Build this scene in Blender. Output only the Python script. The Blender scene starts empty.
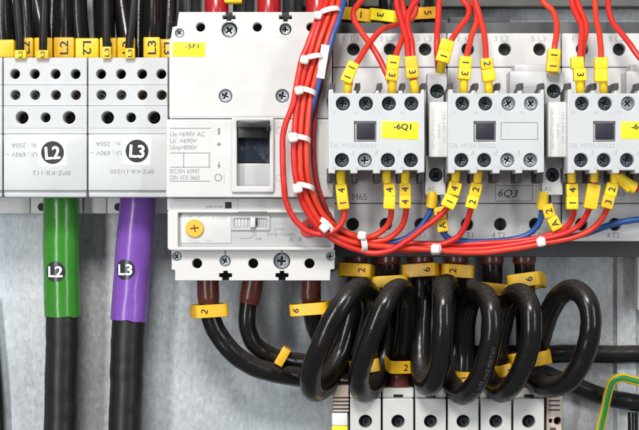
import bpy, bmesh, math, random
from mathutils import noise as mnoise
from mathutils import Vector, Matrix
random.seed(7)
R = math.radians
U = 0.0005            # one drawing unit = half a millimetre
H = 2100.0            # camera distance from the mounting plate, in units
REF = 100.0
scene = bpy.context.scene
COL = scene.collection
OX = 0.0              # sideways shift of the thing being built, in units

def k(d): return (H - d) / (H - REF)
def P(x, y, d): return Vector(((x - 319.5) * k(d) + OX, -d, (215.0 - y) * k(d)))

# ------------------------------------------------------------------ materials
def nodes_of(name):
    m = bpy.data.materials.new(name); m.use_nodes = True
    nt = m.node_tree; b = nt.nodes['Principled BSDF']
    return m, nt, b
def N(nt, t, **kw):
    n = nt.nodes.new(t)
    for a, v in kw.items():
        if a in n.inputs.keys(): n.inputs[a].default_value = v
        else: setattr(n, a, v)
    return n
def plastic(name, col, rough=.42, var=.06, bump=.03, scale=900., spec=.5, dirt_or_glare=None, dirt_or_glare_amt=0., metal=0., coat=0., sss=0., dust=None, rnd=0.):
    m, nt, b = nodes_of(name); L = nt.links
    tc = N(nt, 'ShaderNodeTexCoord')
    n1 = N(nt, 'ShaderNodeTexNoise', Scale=scale * .06, Detail=6., Roughness=.6)
    n2 = N(nt, 'ShaderNodeTexNoise', Scale=scale, Detail=3.)
    L.new(tc.outputs['Object'], n1.inputs['Vector']); L.new(tc.outputs['Object'], n2.inputs['Vector'])
    r = N(nt, 'ShaderNodeValToRGB')
    r.color_ramp.elements[0].position = .3; r.color_ramp.elements[1].position = .7
    r.color_ramp.elements[0].color = tuple(c * (1 - var) for c in col) + (1,)
    r.color_ramp.elements[1].color = tuple(min(1, c * (1 + var * .5)) for c in col) + (1,)
    L.new(n1.outputs['Fac'], r.inputs['Fac'])
    out = r.outputs['Color']
    if dirt_or_glare:
        n3 = N(nt, 'ShaderNodeTexNoise', Scale=scale * .18, Detail=8., Roughness=.7)
        L.new(tc.outputs['Object'], n3.inputs['Vector'])
        r3 = N(nt, 'ShaderNodeValToRGB')
        r3.color_ramp.elements[0].position = .52; r3.color_ramp.elements[1].position = .75
        r3.color_ramp.elements[0].color = (0, 0, 0, 1); r3.color_ramp.elements[1].color = (dirt_or_glare_amt,) * 3 + (1,)
        L.new(n3.outputs['Fac'], r3.inputs['Fac'])
        mx = N(nt, 'ShaderNodeMix', data_type='RGBA')
        L.new(r3.outputs['Color'], mx.inputs[0]); L.new(out, mx.inputs[6]); mx.inputs[7].default_value = dirt_or_glare + (1,)
        out = mx.outputs[2]
    if rnd:             # each piece has its own age and tone
        oi = N(nt, 'ShaderNodeObjectInfo'); hs = N(nt, 'ShaderNodeHueSaturation')
        a1 = N(nt, 'ShaderNodeMapRange'); a1.inputs[3].default_value = 1 - rnd; a1.inputs[4].default_value = 1 + rnd * .3; L.new(oi.outputs['Random'], a1.inputs[0])
        a2 = N(nt, 'ShaderNodeMapRange'); a2.inputs[3].default_value = .5 - rnd * .05; a2.inputs[4].default_value = .5 + rnd * .04; L.new(oi.outputs['Random'], a2.inputs[0])
        L.new(a1.outputs[0], hs.inputs['Value']); L.new(a2.outputs[0], hs.inputs['Hue']); L.new(out, hs.inputs['Color']); out = hs.outputs['Color']
    mr = N(nt, 'ShaderNodeMapRange'); mr.inputs[3].default_value = rough - .07; mr.inputs[4].default_value = rough + .1
    L.new(n1.outputs['Fac'], mr.inputs[0]); ro = mr.outputs[0]
    if dust:            # fine dust settled on surfaces that face upward
        ge = N(nt, 'ShaderNodeNewGeometry'); sp = N(nt, 'ShaderNodeSeparateXYZ'); L.new(ge.outputs['Normal'], sp.inputs[0])
        md = N(nt, 'ShaderNodeMapRange'); md.inputs[1].default_value = .25; md.inputs[2].default_value = .95; L.new(sp.outputs['Z'], md.inputs[0])
        mm = N(nt, 'ShaderNodeMath', operation='MULTIPLY'); L.new(md.outputs[0], mm.inputs[0])
        nr = N(nt, 'ShaderNodeMapRange'); nr.inputs[1].default_value = .3; nr.inputs[2].default_value = .6; L.new(n2.outputs['Fac'], nr.inputs[0]); nr.inputs[3].default_value = .45
        L.new(nr.outputs[0], mm.inputs[1])
        dx = N(nt, 'ShaderNodeMix', data_type='RGBA'); L.new(mm.outputs[0], dx.inputs[0]); L.new(out, dx.inputs[6]); dx.inputs[7].default_value = dust + (1,); out = dx.outputs[2]
        rx = N(nt, 'ShaderNodeMix', data_type='FLOAT'); L.new(mm.outputs[0], rx.inputs[0]); L.new(ro, rx.inputs[2]); rx.inputs[3].default_value = .75; ro = rx.outputs[0]
    L.new(out, b.inputs['Base Color']); L.new(ro, b.inputs['Roughness'])
    bp = N(nt, 'ShaderNodeBump', Strength=bump, Distance=.0004)
    L.new(n2.outputs['Fac'], bp.inputs['Height']); L.new(bp.outputs['Normal'], b.inputs['Normal'])
    b.inputs['Specular IOR Level'].default_value = spec
    b.inputs['Metallic'].default_value = metal
    b.inputs['Coat Weight'].default_value = coat
    if sss:
        b.inputs['Subsurface Weight'].default_value = sss
        b.inputs['Subsurface Radius'].default_value = (.002, .0016, .0012)
    return m
def galvanised(name):
    m, nt, b = nodes_of(name); L = nt.links
    tc = N(nt, 'ShaderNodeTexCoord')
    mp = N(nt, 'ShaderNodeMapping'); mp.inputs['Scale'].default_value = (1, 1, .55)
    L.new(tc.outputs['Object'], mp.inputs['Vector'])
    vo = N(nt, 'ShaderNodeTexVoronoi', Scale=620.)
    n0 = N(nt, 'ShaderNodeTexNoise', Scale=420., Detail=7., Roughness=.85)
    n1 = N(nt, 'ShaderNodeTexNoise', Scale=26., Detail=5., Roughness=.6)
    n2 = N(nt, 'ShaderNodeTexNoise', Scale=14., Detail=3.)
    n4 = N(nt, 'ShaderNodeTexNoise', Scale=900., Detail=2.)
    for n in (vo, n0, n1, n4): L.new(mp.outputs['Vector'], n.inputs['Vector'])
    mp2 = N(nt, 'ShaderNodeMapping'); mp2.inputs['Scale'].default_value = (1, 1, .16); L.new(tc.outputs['Object'], mp2.inputs['Vector']); L.new(mp2.outputs['Vector'], n2.inputs['Vector'])
    bw = N(nt, 'ShaderNodeRGBToBW'); L.new(vo.outputs['Color'], bw.inputs[0])
    def mth(op, a, bb, v=None):
        q = N(nt, 'ShaderNodeMath', operation=op)
        for i, s in enumerate((a, bb)):
            if isinstance(s, float): q.inputs[i].default_value = s
            else: L.new(s, q.inputs[i])
        return q.outputs[0]
    s = mth('ADD', mth('MULTIPLY', bw.outputs[0], .16), mth('MULTIPLY', n0.outputs['Fac'], .72))
    s = mth('ADD', s, mth('MULTIPLY', n1.outputs['Fac'], .38)); s = mth('ADD', s, mth('MULTIPLY', mth('SUBTRACT', n2.outputs['Fac'], .5), .55))
    for ang, th in ((.35, .70), (-.9, .73)):      # fine scratches
        ms = N(nt, 'ShaderNodeMapping'); ms.inputs['Rotation'].default_value = (0, ang, 0); ms.inputs['Scale'].default_value = (1., 1., .02)
        ns = N(nt, 'ShaderNodeTexNoise', Scale=700., Detail=1.); L.new(tc.outputs['Object'], ms.inputs['Vector']); L.new(ms.outputs['Vector'], ns.inputs['Vector'])
        s = mth('ADD', s, mth('MULTIPLY', mth('GREATER_THAN', ns.outputs['Fac'], th), .10))
    rp = N(nt, 'ShaderNodeValToRGB'); e = rp.color_ramp.elements
    e[0].position = .42; e[0].color = (.29, .292, .30, 1)
    e[1].position = .82; e[1].color = (.60, .60, .595, 1)
    mid = rp.color_ramp.elements.new(.6); mid.color = (.43, .435, .44, 1)
    L.new(s, rp.inputs['Fac'])
    mx = N(nt, 'ShaderNodeMix', data_type='RGBA', blend_type='MULTIPLY')
    mx.inputs[0].default_value = 1.
    rt = N(nt, 'ShaderNodeValToRGB')
    rt.color_ramp.elements[0].position = .38; rt.color_ramp.elements[0].color = (1., .985, .96, 1)
    rt.color_ramp.elements[1].position = .62; rt.color_ramp.elements[1].color = (.88, .95, 1., 1)  # uneven steel tone, with soft bluish reflections painted in as upright bands
    L.new(n2.outputs['Fac'], rt.inputs['Fac'])
    L.new(rp.outputs['Color'], mx.inputs[6]); L.new(rt.outputs['Color'], mx.inputs[7])
    L.new(mx.outputs[2], b.inputs['Base Color'])
    b.inputs['Metallic'].default_value = .25
    mr = N(nt, 'ShaderNodeMapRange'); mr.inputs[3].default_value = .36; mr.inputs[4].default_value = .62
    L.new(n0.outputs['Fac'], mr.inputs[0]); L.new(mr.outputs[0], b.inputs['Roughness'])
    bp = N(nt, 'ShaderNodeBump', Strength=.25, Distance=.0002)
    L.new(n4.outputs['Fac'], bp.inputs['Height'])
    bp2 = N(nt, 'ShaderNodeBump', Strength=.35, Distance=.003)
    L.new(n1.outputs['Fac'], bp2.inputs['Height']); L.new(bp.outputs['Normal'], bp2.inputs['Normal'])
    L.new(bp2.outputs['Normal'], b.inputs['Normal'])
    return m

M = {}
M['steel'] = galvanised('galvanised_steel')
M['white'] = plastic('white_plastic', (.575, .57, .555), .42, .05, .06, dirt_or_glare=(.42, .38, .33), dirt_or_glare_amt=.16)
M['cool'] = plastic('cool_white_plastic', (.515, .523, .53), .38, .05, .06, dirt_or_glare=(.33, .31, .28), dirt_or_glare_amt=.18)
M['grey'] = plastic('light_grey_plastic', (.54, .53, .51), .45, .04, .05, dirt_or_glare=(.3, .27, .24), dirt_or_glare_amt=.22)
M['body'] = plastic('body_grey_plastic', (.64, .638, .63), .42, .04, .05, dirt_or_glare=(.34, .31, .28), dirt_or_glare_amt=.15)
M['foot'] = plastic('bright_base_plastic', (.78, .77, .75), .45, .05, .05, dirt_or_glare=(.4, .36, .32), dirt_or_glare_amt=.2)
M['cream'] = plastic('cream_plastic', (.60, .585, .56), .45, .03, .03)
M['slate'] = plastic('slate_plastic', (.058, .060, .065), .5, .12, .08)
M['hook'] = plastic('brown_grey_plastic', (.045, .037, .036), .5, .12, .08)
M['hole'] = plastic('dark_socket', (.012, .011, .011), .6, .2, .1)  # near-black: depth shade painted on hole floors, plus dark clamps and black details
M['black'] = plastic('black_plastic', (.018, .018, .02), .35, .15, .06)
M['window'] = plastic('dark_window', (.022, .023, .034), .5, .1, .05, spec=.25)
M['smoke'] = plastic('smoked_window', (.016, .022, .036), .22, .3, .01, scale=600., dirt_or_glare=(.16, .19, .25), dirt_or_glare_amt=.8)  # blue-grey blotches paint a cloudy reflection over the dusty window
M['pvc'] = plastic('black_cable_jacket', (.0075, .0062, .006), .20, .25, .16, scale=700., spec=.42, dust=(.045, .036, .032), dirt_or_glare=(.05, .04, .036), dirt_or_glare_amt=.10)
M['pvc_dull'] = plastic('dull_cable_jacket', (.011, .010, .0105), .40, .25, .14, scale=600., spec=.38, dirt_or_glare=(.06, .05, .045), dirt_or_glare_amt=.22)
M['red'] = plastic('red_insulation', (.66, .034, .017), .36, .12, .05, dirt_or_glare=(.35, .02, .015), dirt_or_glare_amt=.35, rnd=.07)
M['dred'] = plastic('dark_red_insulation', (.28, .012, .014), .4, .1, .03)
M['blue'] = plastic('blue_insulation', (.018, .075, .27), .38, .1, .03)
M['yellow'] = plastic('yellow_sleeve', (.90, .60, .012), .42, .07, .05, dirt_or_glare=(.45, .25, .02), dirt_or_glare_amt=.25, rnd=.18)
M['lemon'] = plastic('lemon_sticker', (.95, .80, .01), .5, .02, .02)
M['amber'] = plastic('amber_band', (.92, .52, .01), .4, .12, .06, dirt_or_glare=(.4, .2, .02), dirt_or_glare_amt=.3, rnd=.2)
M['green'] = plastic('green_shrink', (.035, .21, .018), .22, .12, .06)
M['purple'] = plastic('purple_shrink', (.20, .075, .40), .25, .1, .06)
M['brown'] = plastic('brown_shrink', (.125, .027, .018), .27, .25, .06, dirt_or_glare=(.14, .06, .05), dirt_or_glare_amt=.3)
M['redtube'] = plastic('red_shrink', (.40, .014, .018), .22, .1, .03)
M['zinc'] = plastic('zinc_screw', (.55, .61, .64), .28, .25, .2, scale=1500., metal=.9)
M['dsteel'] = plastic('dark_screw', (.075, .095, .11), .32, .5, .3, scale=1500., metal=.8)
M['brass'] = plastic('worn_copper', (.30, .20, .12), .4, .2, .1, metal=.8)
M['nylon'] = plastic('nylon_tie', (.74, .68, .65), .33, .06, .05, sss=.6)
M['ink'] = plastic('black_ink', (.02, .02, .02), .6, .02, .0)
M['print'] = plastic('grey_print', (.20, .20, .21), .6, .02, .0)
M['cprint'] = plastic('cable_print', (.10, .10, .10), .6, .3, .0)
M['faint'] = plastic('faint_print', (.36, .37, .39), .6, .02, .0)
M['wink'] = plastic('white_ink', (.85, .85, .85), .5, .02, .0)
M['paper'] = plastic('white_sticker', (.72, .72, .72), .4, .01, .01)
M['disc'] = plastic('black_sticker', (.022, .022, .025), .3, .05, .01)
M['dialy'] = plastic('yellow_dial', (.80, .43, .04), .4, .05, .03)
M['dialr'] = plastic('red_dial', (.62, .06, .06), .4, .05, .03)
M['clear'] = plastic('trip_cover', (.44, .44, .44), .2, .03, .02)
M['beige'] = plastic('beige_plastic', (.55, .44, .37), .5, .06, .08, dirt_or_glare=(.2, .13, .1), dirt_or_glare_amt=.3)
M['gstripe'] = plastic('earth_green', (.02, .21, .03), .36, .1, .03)
M['ystripe'] = plastic('earth_yellow', (.85, .55, .015), .36, .08, .03)
M['duct'] = plastic('duct_grey', (.13, .125, .118), .55, .1, .05)

# ------------------------------------------------------------------ mesh builder
BASE = {}
_txt = {}
def raw_text(s):
    if s in _txt: return _txt[s]
    cu = bpy.data.curves.new('t', 'FONT'); cu.body = s; cu.size = 1.0; cu.resolution_u = 3
    ob = bpy.data.objects.new('t', cu); COL.objects.link(ob)
    dg = bpy.context.evaluated_depsgraph_get()
    me = bpy.data.meshes.new_from_object(ob.evaluated_get(dg))
    vs = [v.co.copy() for v in me.vertices]; fs = [tuple(p.vertices) for p in me.polygons]
    bpy.data.objects.remove(ob); bpy.data.curves.remove(cu); bpy.data.meshes.remove(me)
    _txt[s] = (vs, fs); return _txt[s]
def cap_height():
    vs, _ = raw_text('L'); return max(v.y for v in vs) - min(v.y for v in vs)

def catmull(pts, step=2.2):
    """centripetal-ish smooth curve through 3-D points, resampled every STEP units"""
    pts = [Vector(p) for p in pts]
    if len(pts) == 2:
        n = max(1, int((pts[1] - pts[0]).length / step)); return [pts[0].lerp(pts[1], i / n) for i in range(n + 1)]
    q = [pts[0] * 2 - pts[1]] + pts + [pts[-1] * 2 - pts[-2]]
    out = []
    for i in range(1, len(q) - 2):
        p0, p1, p2, p3 = q[i - 1:i + 3]
        t0 = 0.; t1 = t0 + max(1e-3, (p1 - p0).length) ** .5; t2 = t1 + max(1e-3, (p2 - p1).length) ** .5; t3 = t2 + max(1e-3, (p3 - p2).length) ** .5
        n = max(2, int((p2 - p1).length / step))
        for j in range(n):
            t = t1 + (t2 - t1) * j / n
            a1 = p0 * ((t1 - t) / (t1 - t0)) + p1 * ((t - t0) / (t1 - t0))
            a2 = p1 * ((t2 - t) / (t2 - t1)) + p2 * ((t - t1) / (t2 - t1))
            a3 = p2 * ((t3 - t) / (t3 - t2)) + p3 * ((t - t2) / (t3 - t2))
            b1 = a1 * ((t2 - t) / (t2 - t0)) + a2 * ((t - t0) / (t2 - t0))
            b2 = a2 * ((t3 - t) / (t3 - t1)) + a3 * ((t - t1) / (t3 - t1))
            out.append(b1 * ((t2 - t) / (t2 - t1)) + b2 * ((t - t1) / (t2 - t1)))
    out.append(pts[-1]); return out

class MB:
    def __init__(s): s.v = []; s.f = []; s.m = []; s.mats = []
    def mi(s, mat):
        if mat not in s.mats: s.mats.append(mat)
        return s.mats.index(mat)
    def add(s, vs, fs, mat):
        o = len(s.v); i = s.mi(mat); s.v += [Vector(v) for v in vs]
        for f in fs: s.f.append(tuple(a + o for a in f)); s.m.append(i)
    def rbox(s, x0, x1, y0, y1, d0, d1, mat, bev=1., rot=0., seg=2, top_in=0.):
        """box whose front face fills the picture rectangle at depth d1; rot turns it about the view axis"""
        kk = k(d1); c = P((x0 + x1) / 2, (y0 + y1) / 2, d1); c.y = -(d0 + d1) / 2
        sx, sz, sy = (x1 - x0) * kk, (y1 - y0) * kk, d1 - d0
        bm = bmesh.new(); bmesh.ops.create_cube(bm, size=1.)
        for v in bm.verts: v.co = Vector((v.co.x * sx, v.co.y * sy, v.co.z * sz))
        b = min(bev, sx * .45, sy * .45, sz * .45)
        if b > 0: bmesh.ops.bevel(bm, geom=bm.edges[:], offset=b, segments=seg, profile=.5, affect='EDGES')
        bm.verts.index_update(); mt = Matrix.Rotation(-R(rot), 3, 'Y')
        s.add([mt @ v.co + c for v in bm.verts], [[v.index for v in f.verts] for f in bm.faces], mat); bm.free()
    def plate(s, outline, holes, d0, d1, mat, bev=.7, hole_n=28):
        """flat slab with real openings; outline and holes are in picture units at its front face d1"""
        cu = bpy.data.curves.new('p', 'CURVE'); cu.dimensions = '2D'; cu.fill_mode = 'BOTH'
        loops = [outline] + [([(h[0] + h[2] * math.cos(2 * math.pi * i / hole_n), h[1] + h[2] * math.sin(2 * math.pi * i / hole_n)) for i in range(hole_n)]
                              if len(h) == 3 and not hasattr(h[0], '__len__') else h) for h in holes]
        for lp in loops:
            sp = cu.splines.new('POLY'); sp.points.add(len(lp) - 1); sp.use_cyclic_u = True
            for p, (x, y) in zip(sp.points, lp):
                w = P(x, y, d1); p.co = (w.x, w.z, 0, 1)
        cu.bevel_depth = bev; cu.bevel_resolution = 1; cu.extrude = max(.01, (d1 - d0) / 2 - bev); cu.offset = -bev
        ob = bpy.data.objects.new('p', cu); COL.objects.link(ob)
        me = bpy.data.meshes.new_from_object(ob.evaluated_get(bpy.context.evaluated_depsgraph_get()))
        yc = -(d0 + d1) / 2
        s.add([(v.co.x, yc - v.co.z, v.co.y) for v in me.vertices], [tuple(p.vertices) for p in me.polygons], mat)
        bpy.data.objects.remove(ob); bpy.data.curves.remove(cu); bpy.data.meshes.remove(me)
    def lathe(s, x, y, prof, mat, n=28):
        """turned shape facing the camera: prof = [(radius, depth)...] from the back edge to the middle of the front"""
        c = P(x, y, prof[-1][1]); vs = []; fs = []
        for r, d in prof:
            for i in range(n):
                a = 2 * math.pi * i / n; vs.append((c.x + r * math.cos(a), -d, c.z + r * math.sin(a)))
        for j in range(len(prof) - 1):
            for i in range(n):
                a, b = j * n + i, j * n + (i + 1) % n; fs.append((a, b, b + n, a + n))
        fs.append(tuple(range((len(prof) - 1) * n, len(prof) * n)))
        s.add(vs, fs, mat)
    def disc(s, x, y, d, r, mat): s.lathe(x, y, [(r, d - .3), (r, d)], mat, 24)
    def tube(s, pts, rad, mat, n=14, step=2.2, smooth=True, mat2=None, stripe=None, twist=0., world=False, wob=.012, jit=.0, wrinkle=0.):
        w = [Vector(p) if world else P(*p) for p in pts]
        path = catmull(w, step) if smooth else w
        if jit: path = [p + mnoise.noise_vector(p / 11.) * jit + mnoise.noise_vector(p / 37.) * jit * 1.6 for p in path]
        L = len(path); tan = [(path[min(i + 1, L - 1)] - path[max(i - 1, 0)]).normalized() for i in range(L)]
        nrm = tan[0].cross(Vector((0, 1, 0)))
        if nrm.length < 1e-3: nrm = tan[0].cross(Vector((1, 0, 0)))
        nrm.normalize(); vs = []
        for i in range(L):
            nrm = (nrm - tan[i] * nrm.dot(tan[i])).normalized(); bn = tan[i].cross(nrm)
            r = (rad if not callable(rad) else rad(i / max(1, L - 1))) * (1 + wob * mnoise.noise(path[i] / 14.))
            for j in range(n):
                a = 2 * math.pi * j / n + twist * i
                q = path[i] + (nrm * math.cos(a) + bn * math.sin(a)) * r
                if wrinkle: q += (nrm * math.cos(a) + bn * math.sin(a)) * wrinkle * (mnoise.noise(Vector((q.x / 9., q.y / 9., q.z / 26.))) + .6 * mnoise.noise(q / 5.)) + (tan[i] * mnoise.noise(Vector((q.x / 7., q.y / 7., 3.))) * 1.6 if i == L - 1 else Vector())
                vs.append(q)
        f1, f2 = [], []
        for i in range(L - 1):
            for j in range(n):
                a, b = i * n + j, i * n + (j + 1) % n
                (f2 if stripe and j in stripe else f1).append((a, b, b + n, a + n))
        f1.append(tuple(range(n))[::-1]); f1.append(tuple(range((L - 1) * n, L * n)))
        o = len(s.v); s.add(vs, f1, mat)
        if f2:
            i = s.mi(mat2)
            for f in f2: s.f.append(tuple(a + o for a in f)); s.m.append(i)
        return path
    def text(s, t, x, y, d, h, mat, rot=0., w=None, align='C', bold=0., shear=0., wrap=None):
        """lettering with capitals h units tall, centred on (x, y); w forces its width; wrap = (axis_x, axis_depth, radius) bends it on a cable"""
        vs, fs = raw_text(t); sc = h / cap_height()
        x0, x1 = min(v.x for v in vs), max(v.x for v in vs); sx = sc if w is None else w / (x1 - x0)
        cap = cap_height(); c, sn = math.cos(R(rot)), math.sin(R(rot))
        offs = [(0, 0)] if not bold else [(-bold, 0), (bold, 0), (0, bold * .7), (0, -bold * .7)]
        for qi, (ox, oy) in enumerate(offs):
            loc = []
            for v in vs:
                a = (v.x - (x0 + x1) / 2) * sx + ox; b = (v.y - cap / 2) * sc + oy; a += shear * b
                loc.append((a * c - b * sn, a * sn + b * c))
            ff = fs
            if wrap:
                bm = bmesh.new(); bv = [bm.verts.new((a, b, 0)) for a, b in loc]
                for f in fs:
                    try: bm.faces.new([bv[i] for i in f])
                    except ValueError: pass
                bmesh.ops.triangulate(bm, faces=bm.faces[:]); bmesh.ops.subdivide_edges(bm, edges=bm.edges[:], cuts=3, use_grid_fill=True)
                bm.verts.index_update(); loc = [(v.co.x, v.co.y) for v in bm.verts]; ff = [[v.index for v in f.verts] for f in bm.faces]; bm.free()
            base = P(x, y, d); out = []
            for a, b in loc:
                if wrap:
                    r = wrap[2]; cx = P(wrap[0], y, wrap[1]); a0 = math.asin(max(-.95, min(.95, (base.x - cx.x) / r))) + a / r
                    out.append((cx.x + math.sin(a0) * (r + .01 * qi), -(wrap[1]) - math.cos(a0) * (r + .01 * qi), base.z + b))
                else: out.append((base.x + a, base.y - .012 * qi, base.z + b))
            s.add(out, ff, mat)
    def line(s, x0, y0, x1, y1, d, w, mat):
        a, b = P(x0, y0, d), P(x1, y1, d); t = (b - a).normalized(); n = Vector((-t.z, 0, t.x)) * w / 2
        s.add([a + n, b + n, b - n, a - n], [(0, 1, 2, 3)], mat)
    def rect(s, x0, y0, x1, y1, d, w, mat):
        h = w / 2
        s.line(x0 - h, y0, x1 + h, y0, d, w, mat); s.line(x0 - h, y1, x1 + h, y1, d, w, mat)
        s.line(x0, y0 + h, x0, y1 - h, d, w, mat); s.line(x1, y0 + h, x1, y1 - h, d, w, mat)
    def hoop(s, c, mtx, w, dep, h, th, mat, cor=.3, pow_=None):
        """closed strap: a rounded rectangle w x dep wide, h tall along its own z axis"""
        n = 40; ring = []
        for i in range(n):
            a = 2 * math.pi * i / n; e = cor
            ca, sa = math.cos(a), math.sin(a)
            ring.append((math.copysign(abs(ca) ** e, ca), math.copysign(abs(sa) ** e, sa)))
        prof = [(0, -h / 2 + .4), (-.4, -h / 2), (-th + .4, -h / 2), (-th, -h / 2 + .4), (-th, h / 2 - .4), (-th + .4, h / 2), (-.4, h / 2), (0, h / 2 - .4)]
        vs = []; fs = []; m = len(prof)
        for (a, b) in ring:
            for (o, z) in prof: vs.append(c + mtx @ Vector((a * (w / 2 + o), b * (dep / 2 + o), z)))
        for i in range(n):
            for j in range(m):
                a, b = i * m + j, i * m + (j + 1) % m; c2, d2 = ((i + 1) % n) * m + j, ((i + 1) % n) * m + (j + 1) % m
                fs.append((a, c2, d2, b))
        s.add(vs, fs, mat)
    def build(s, name, parent=None, smooth_angle=38., at=None):
        if parent is not None: b = BASE[parent.name]
        elif at is not None: b = P(*at) * U
        else:
            lo = [min(v[i] for v in s.v) for i in range(3)]; hi = [max(v[i] for v in s.v) for i in range(3)]
            b = Vector([(lo[i] + hi[i]) / 2 for i in range(3)]) * U
        me = bpy.data.meshes.new(name); me.from_pydata([v * U - b for v in s.v], [], s.f)
        for mt in s.mats: me.materials.append(mt)
        me.polygons.foreach_set('material_index', s.m)
        bm = bmesh.new(); bm.from_mesh(me)
        bmesh.ops.recalc_face_normals(bm, faces=[f for f in bm.faces if len(bm.faces) > 0]); bm.to_mesh(me); bm.free()
        me.polygons.foreach_set('use_smooth', [True] * len(me.polygons)); me.set_sharp_from_angle(angle=R(smooth_angle)); me.update()
        o = bpy.data.objects.new(name, me); COL.objects.link(o)
        BASE[o.name] = b
        if parent is not None: o.parent = parent
        else: o.location = b
        return o

def tag(o, label=None, cat=None, group=None, kind=None):
    if label: o['label'] = label
    if cat: o['category'] = cat
    if group: o['group'] = group
    if kind: o['kind'] = kind
    return o
def thing(name, label, cat, at, group=None):
    o = bpy.data.objects.new(name, None); o.empty_display_size = .01; COL.objects.link(o)
    o.location = P(*at) * U; BASE[o.name] = o.location.copy()
    return tag(o, label, cat, group)
def rrect(x0, x1, y0, y1, r=1.5, n=4):
    out = []
    for cx, cy, a0 in ((x1 - r, y0 + r, -90), (x1 - r, y1 - r, 0), (x0 + r, y1 - r, 90), (x0 + r, y0 + r, 180)):
        for i in range(n + 1):
            a = R(a0 + 90 * i / n); out.append((cx + r * math.cos(a), cy + r * math.sin(a)))
    return out
def screw(x, y, d, r, parent, mat, name='screw', rot=20., slot=.16, cross=True):
    """pan-head screw with a real cross slot; d is the depth of its top"""
    b = MB(); w = r * slot; l = r * .62; c, s_ = math.cos(R(rot)), math.sin(R(rot))
    pl = [(w, w), (l, w), (l, -w), (w, -w), (w, -l), (-w, -l), (-w, -w), (-l, -w), (-l, w), (-w, w), (-w, l), (w, l)] if cross else \
         [(l * 1.3, w), (l * 1.3, -w), (-l * 1.3, -w), (-l * 1.3, w)]
    hole = [(x + a * c - q * s_, y + a * s_ + q * c) for a, q in pl]
    outl = [(x + r * math.cos(2 * math.pi * i / 30), y + r * math.sin(2 * math.pi * i / 30)) for i in range(30)]
    b.plate(outl, [hole], d - 3.2, d, mat, bev=min(.55, w * .5))
    b.disc(x, y, d - 2.2, r * .8, M['hole'])
    return b.build(name, parent)

# ------------------------------------------------------------------ setting: the galvanised mounting plate
b = MB(); b.rbox(-700, 1340, -500, 930, -8, 0, M['steel'], 1.)
tag(b.build('mounting_plate', at=(320, 215, 0)), 'galvanised steel mounting plate behind all the devices and cables', kind='structure')

# ------------------------------------------------------------------ distribution blocks (left)
def dist_block(x0, x1, label, phase, model, sx, sy, row1, row3, fade=1.):
    t = thing('distribution_block', label, 'terminal block', ((x0 + x1) / 2, 198, 0), 'grey distribution blocks side by side')
    b = MB(); bd = M['cool']; e = .35
    b.rbox(x0 + e, x1 - e, 60, 196, 0, 66, bd, 1.)
    b.plate(rrect(x0 + e, x1 - e, 57.5, 84.85, .7), [(x, 74, 4.9) for x in row1], 62, 106, bd)
    b.plate(rrect(x0 + e, x1 - e, 85.0, 105.85, .7), [(x + .3, 95, 4.9) for x in row1], 62, 109, bd)
    b.plate(rrect(x0 + e, x1 - e, 106.0, 133.85, .7), [(x, 117.5, 6.3 if i != 1 else 4.9) for i, x in enumerate(row3)], 62, 112, bd)
    b.rbox(x0 + e, x1 - e, 134.0, 190.5, 62, 115, bd, 1.2)
    b.rbox(x0 + e, x1 - e, 188, 197.5, 62, 111, bd, 2.5)
    b.line(x0 + 2, 128, x1 - 2, 128, 112.12, .5, M['faint'])
    for x in row1: b.disc(x, 74, 72, 5.6, M['hole']); b.disc(x, 95, 74, 5.6, M['hole'])
    for x in row3: b.disc(x, 117.5, 72, 7., M['hole'])
    if phase:
        b.text('In : 250A', sx - 29, sy - 7, 115.1, 4.4, M['print'], 180, w=24)
        b.text('Ui : 690V ~', sx - 31, sy + 2.2, 115.1, 4.4, M['print'], 180, w=31)
        b.text(model, sx - 1 - (4 if len(model) > 10 else 0), sy + 20.6, 115.1, 4.0, M['print'], 180, w=43 if len(model) > 10 else 37)
    b.build('housing', t)
    f = MB(); xm = x0 + 27 if phase == 'L2' else x0 + 19
    f.rbox(x0 - 4, xm - .4, 188, 213.5, 0, 28, M['foot'], .8); f.rbox(xm + .4, x1 + (6 if phase == 'L3' else -5), 188, 213.5, 0, 28, M['foot'], .8)
    f.disc(xm + 11.5, 207, 28.2, 4.2, M['hole'])
    f.build('mounting_foot', t)
    for i, x in enumerate(row1): screw(x + 1., 96.2, 82, 3.6, t, M['brass'] if i > 1 else M['zinc'], 'clamp_screw', 30 + 40 * i, .14)
    for i, x in enumerate(row3): screw(x, 117.5, 80, 4.8 if i != 1 else 3.8, t, M['dsteel'], 'clamp_screw', 15 + 30 * i, .14)
    if phase:
        st = MB(); st.rbox(sx - 14.5, sx + 14, sy - 14, sy + 14, 115.02, 115.25, M['paper'], .05, rot=3.5 if phase == 'L2' else -3)
        st.disc(sx, sy, 115.5, 11.4, M['disc'])
        st.text(phase, sx, sy + .3, 115.7, 12., M['wink'], 4 if phase == 'L2' else -3, w=14., bold=.6)
        st.build('phase_sticker', t)
    return t
dist_block(3.2, 87.2, 'grey distribution block with round L2 sticker above the green sleeved cable', 'L2', 'BPZ-KB-112', 52.5, 152.5, (15, 34.7, 55.5, 75.5), (22, 45.5, 69))
dist_block(87.8, 168., 'grey distribution block with round L3 sticker above the purple sleeved cable', 'L3', 'BPZ-KB-11/250', 137, 151, (101, 121, 142, 161.3), (107.5, 131, 154))
dist_block(-81, 2.6, 'grey distribution block of which only a thin edge shows left of the L2 block', None, '', 0, 0, (-69, -49, -29, -9), (-62, -38, -15))

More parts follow.
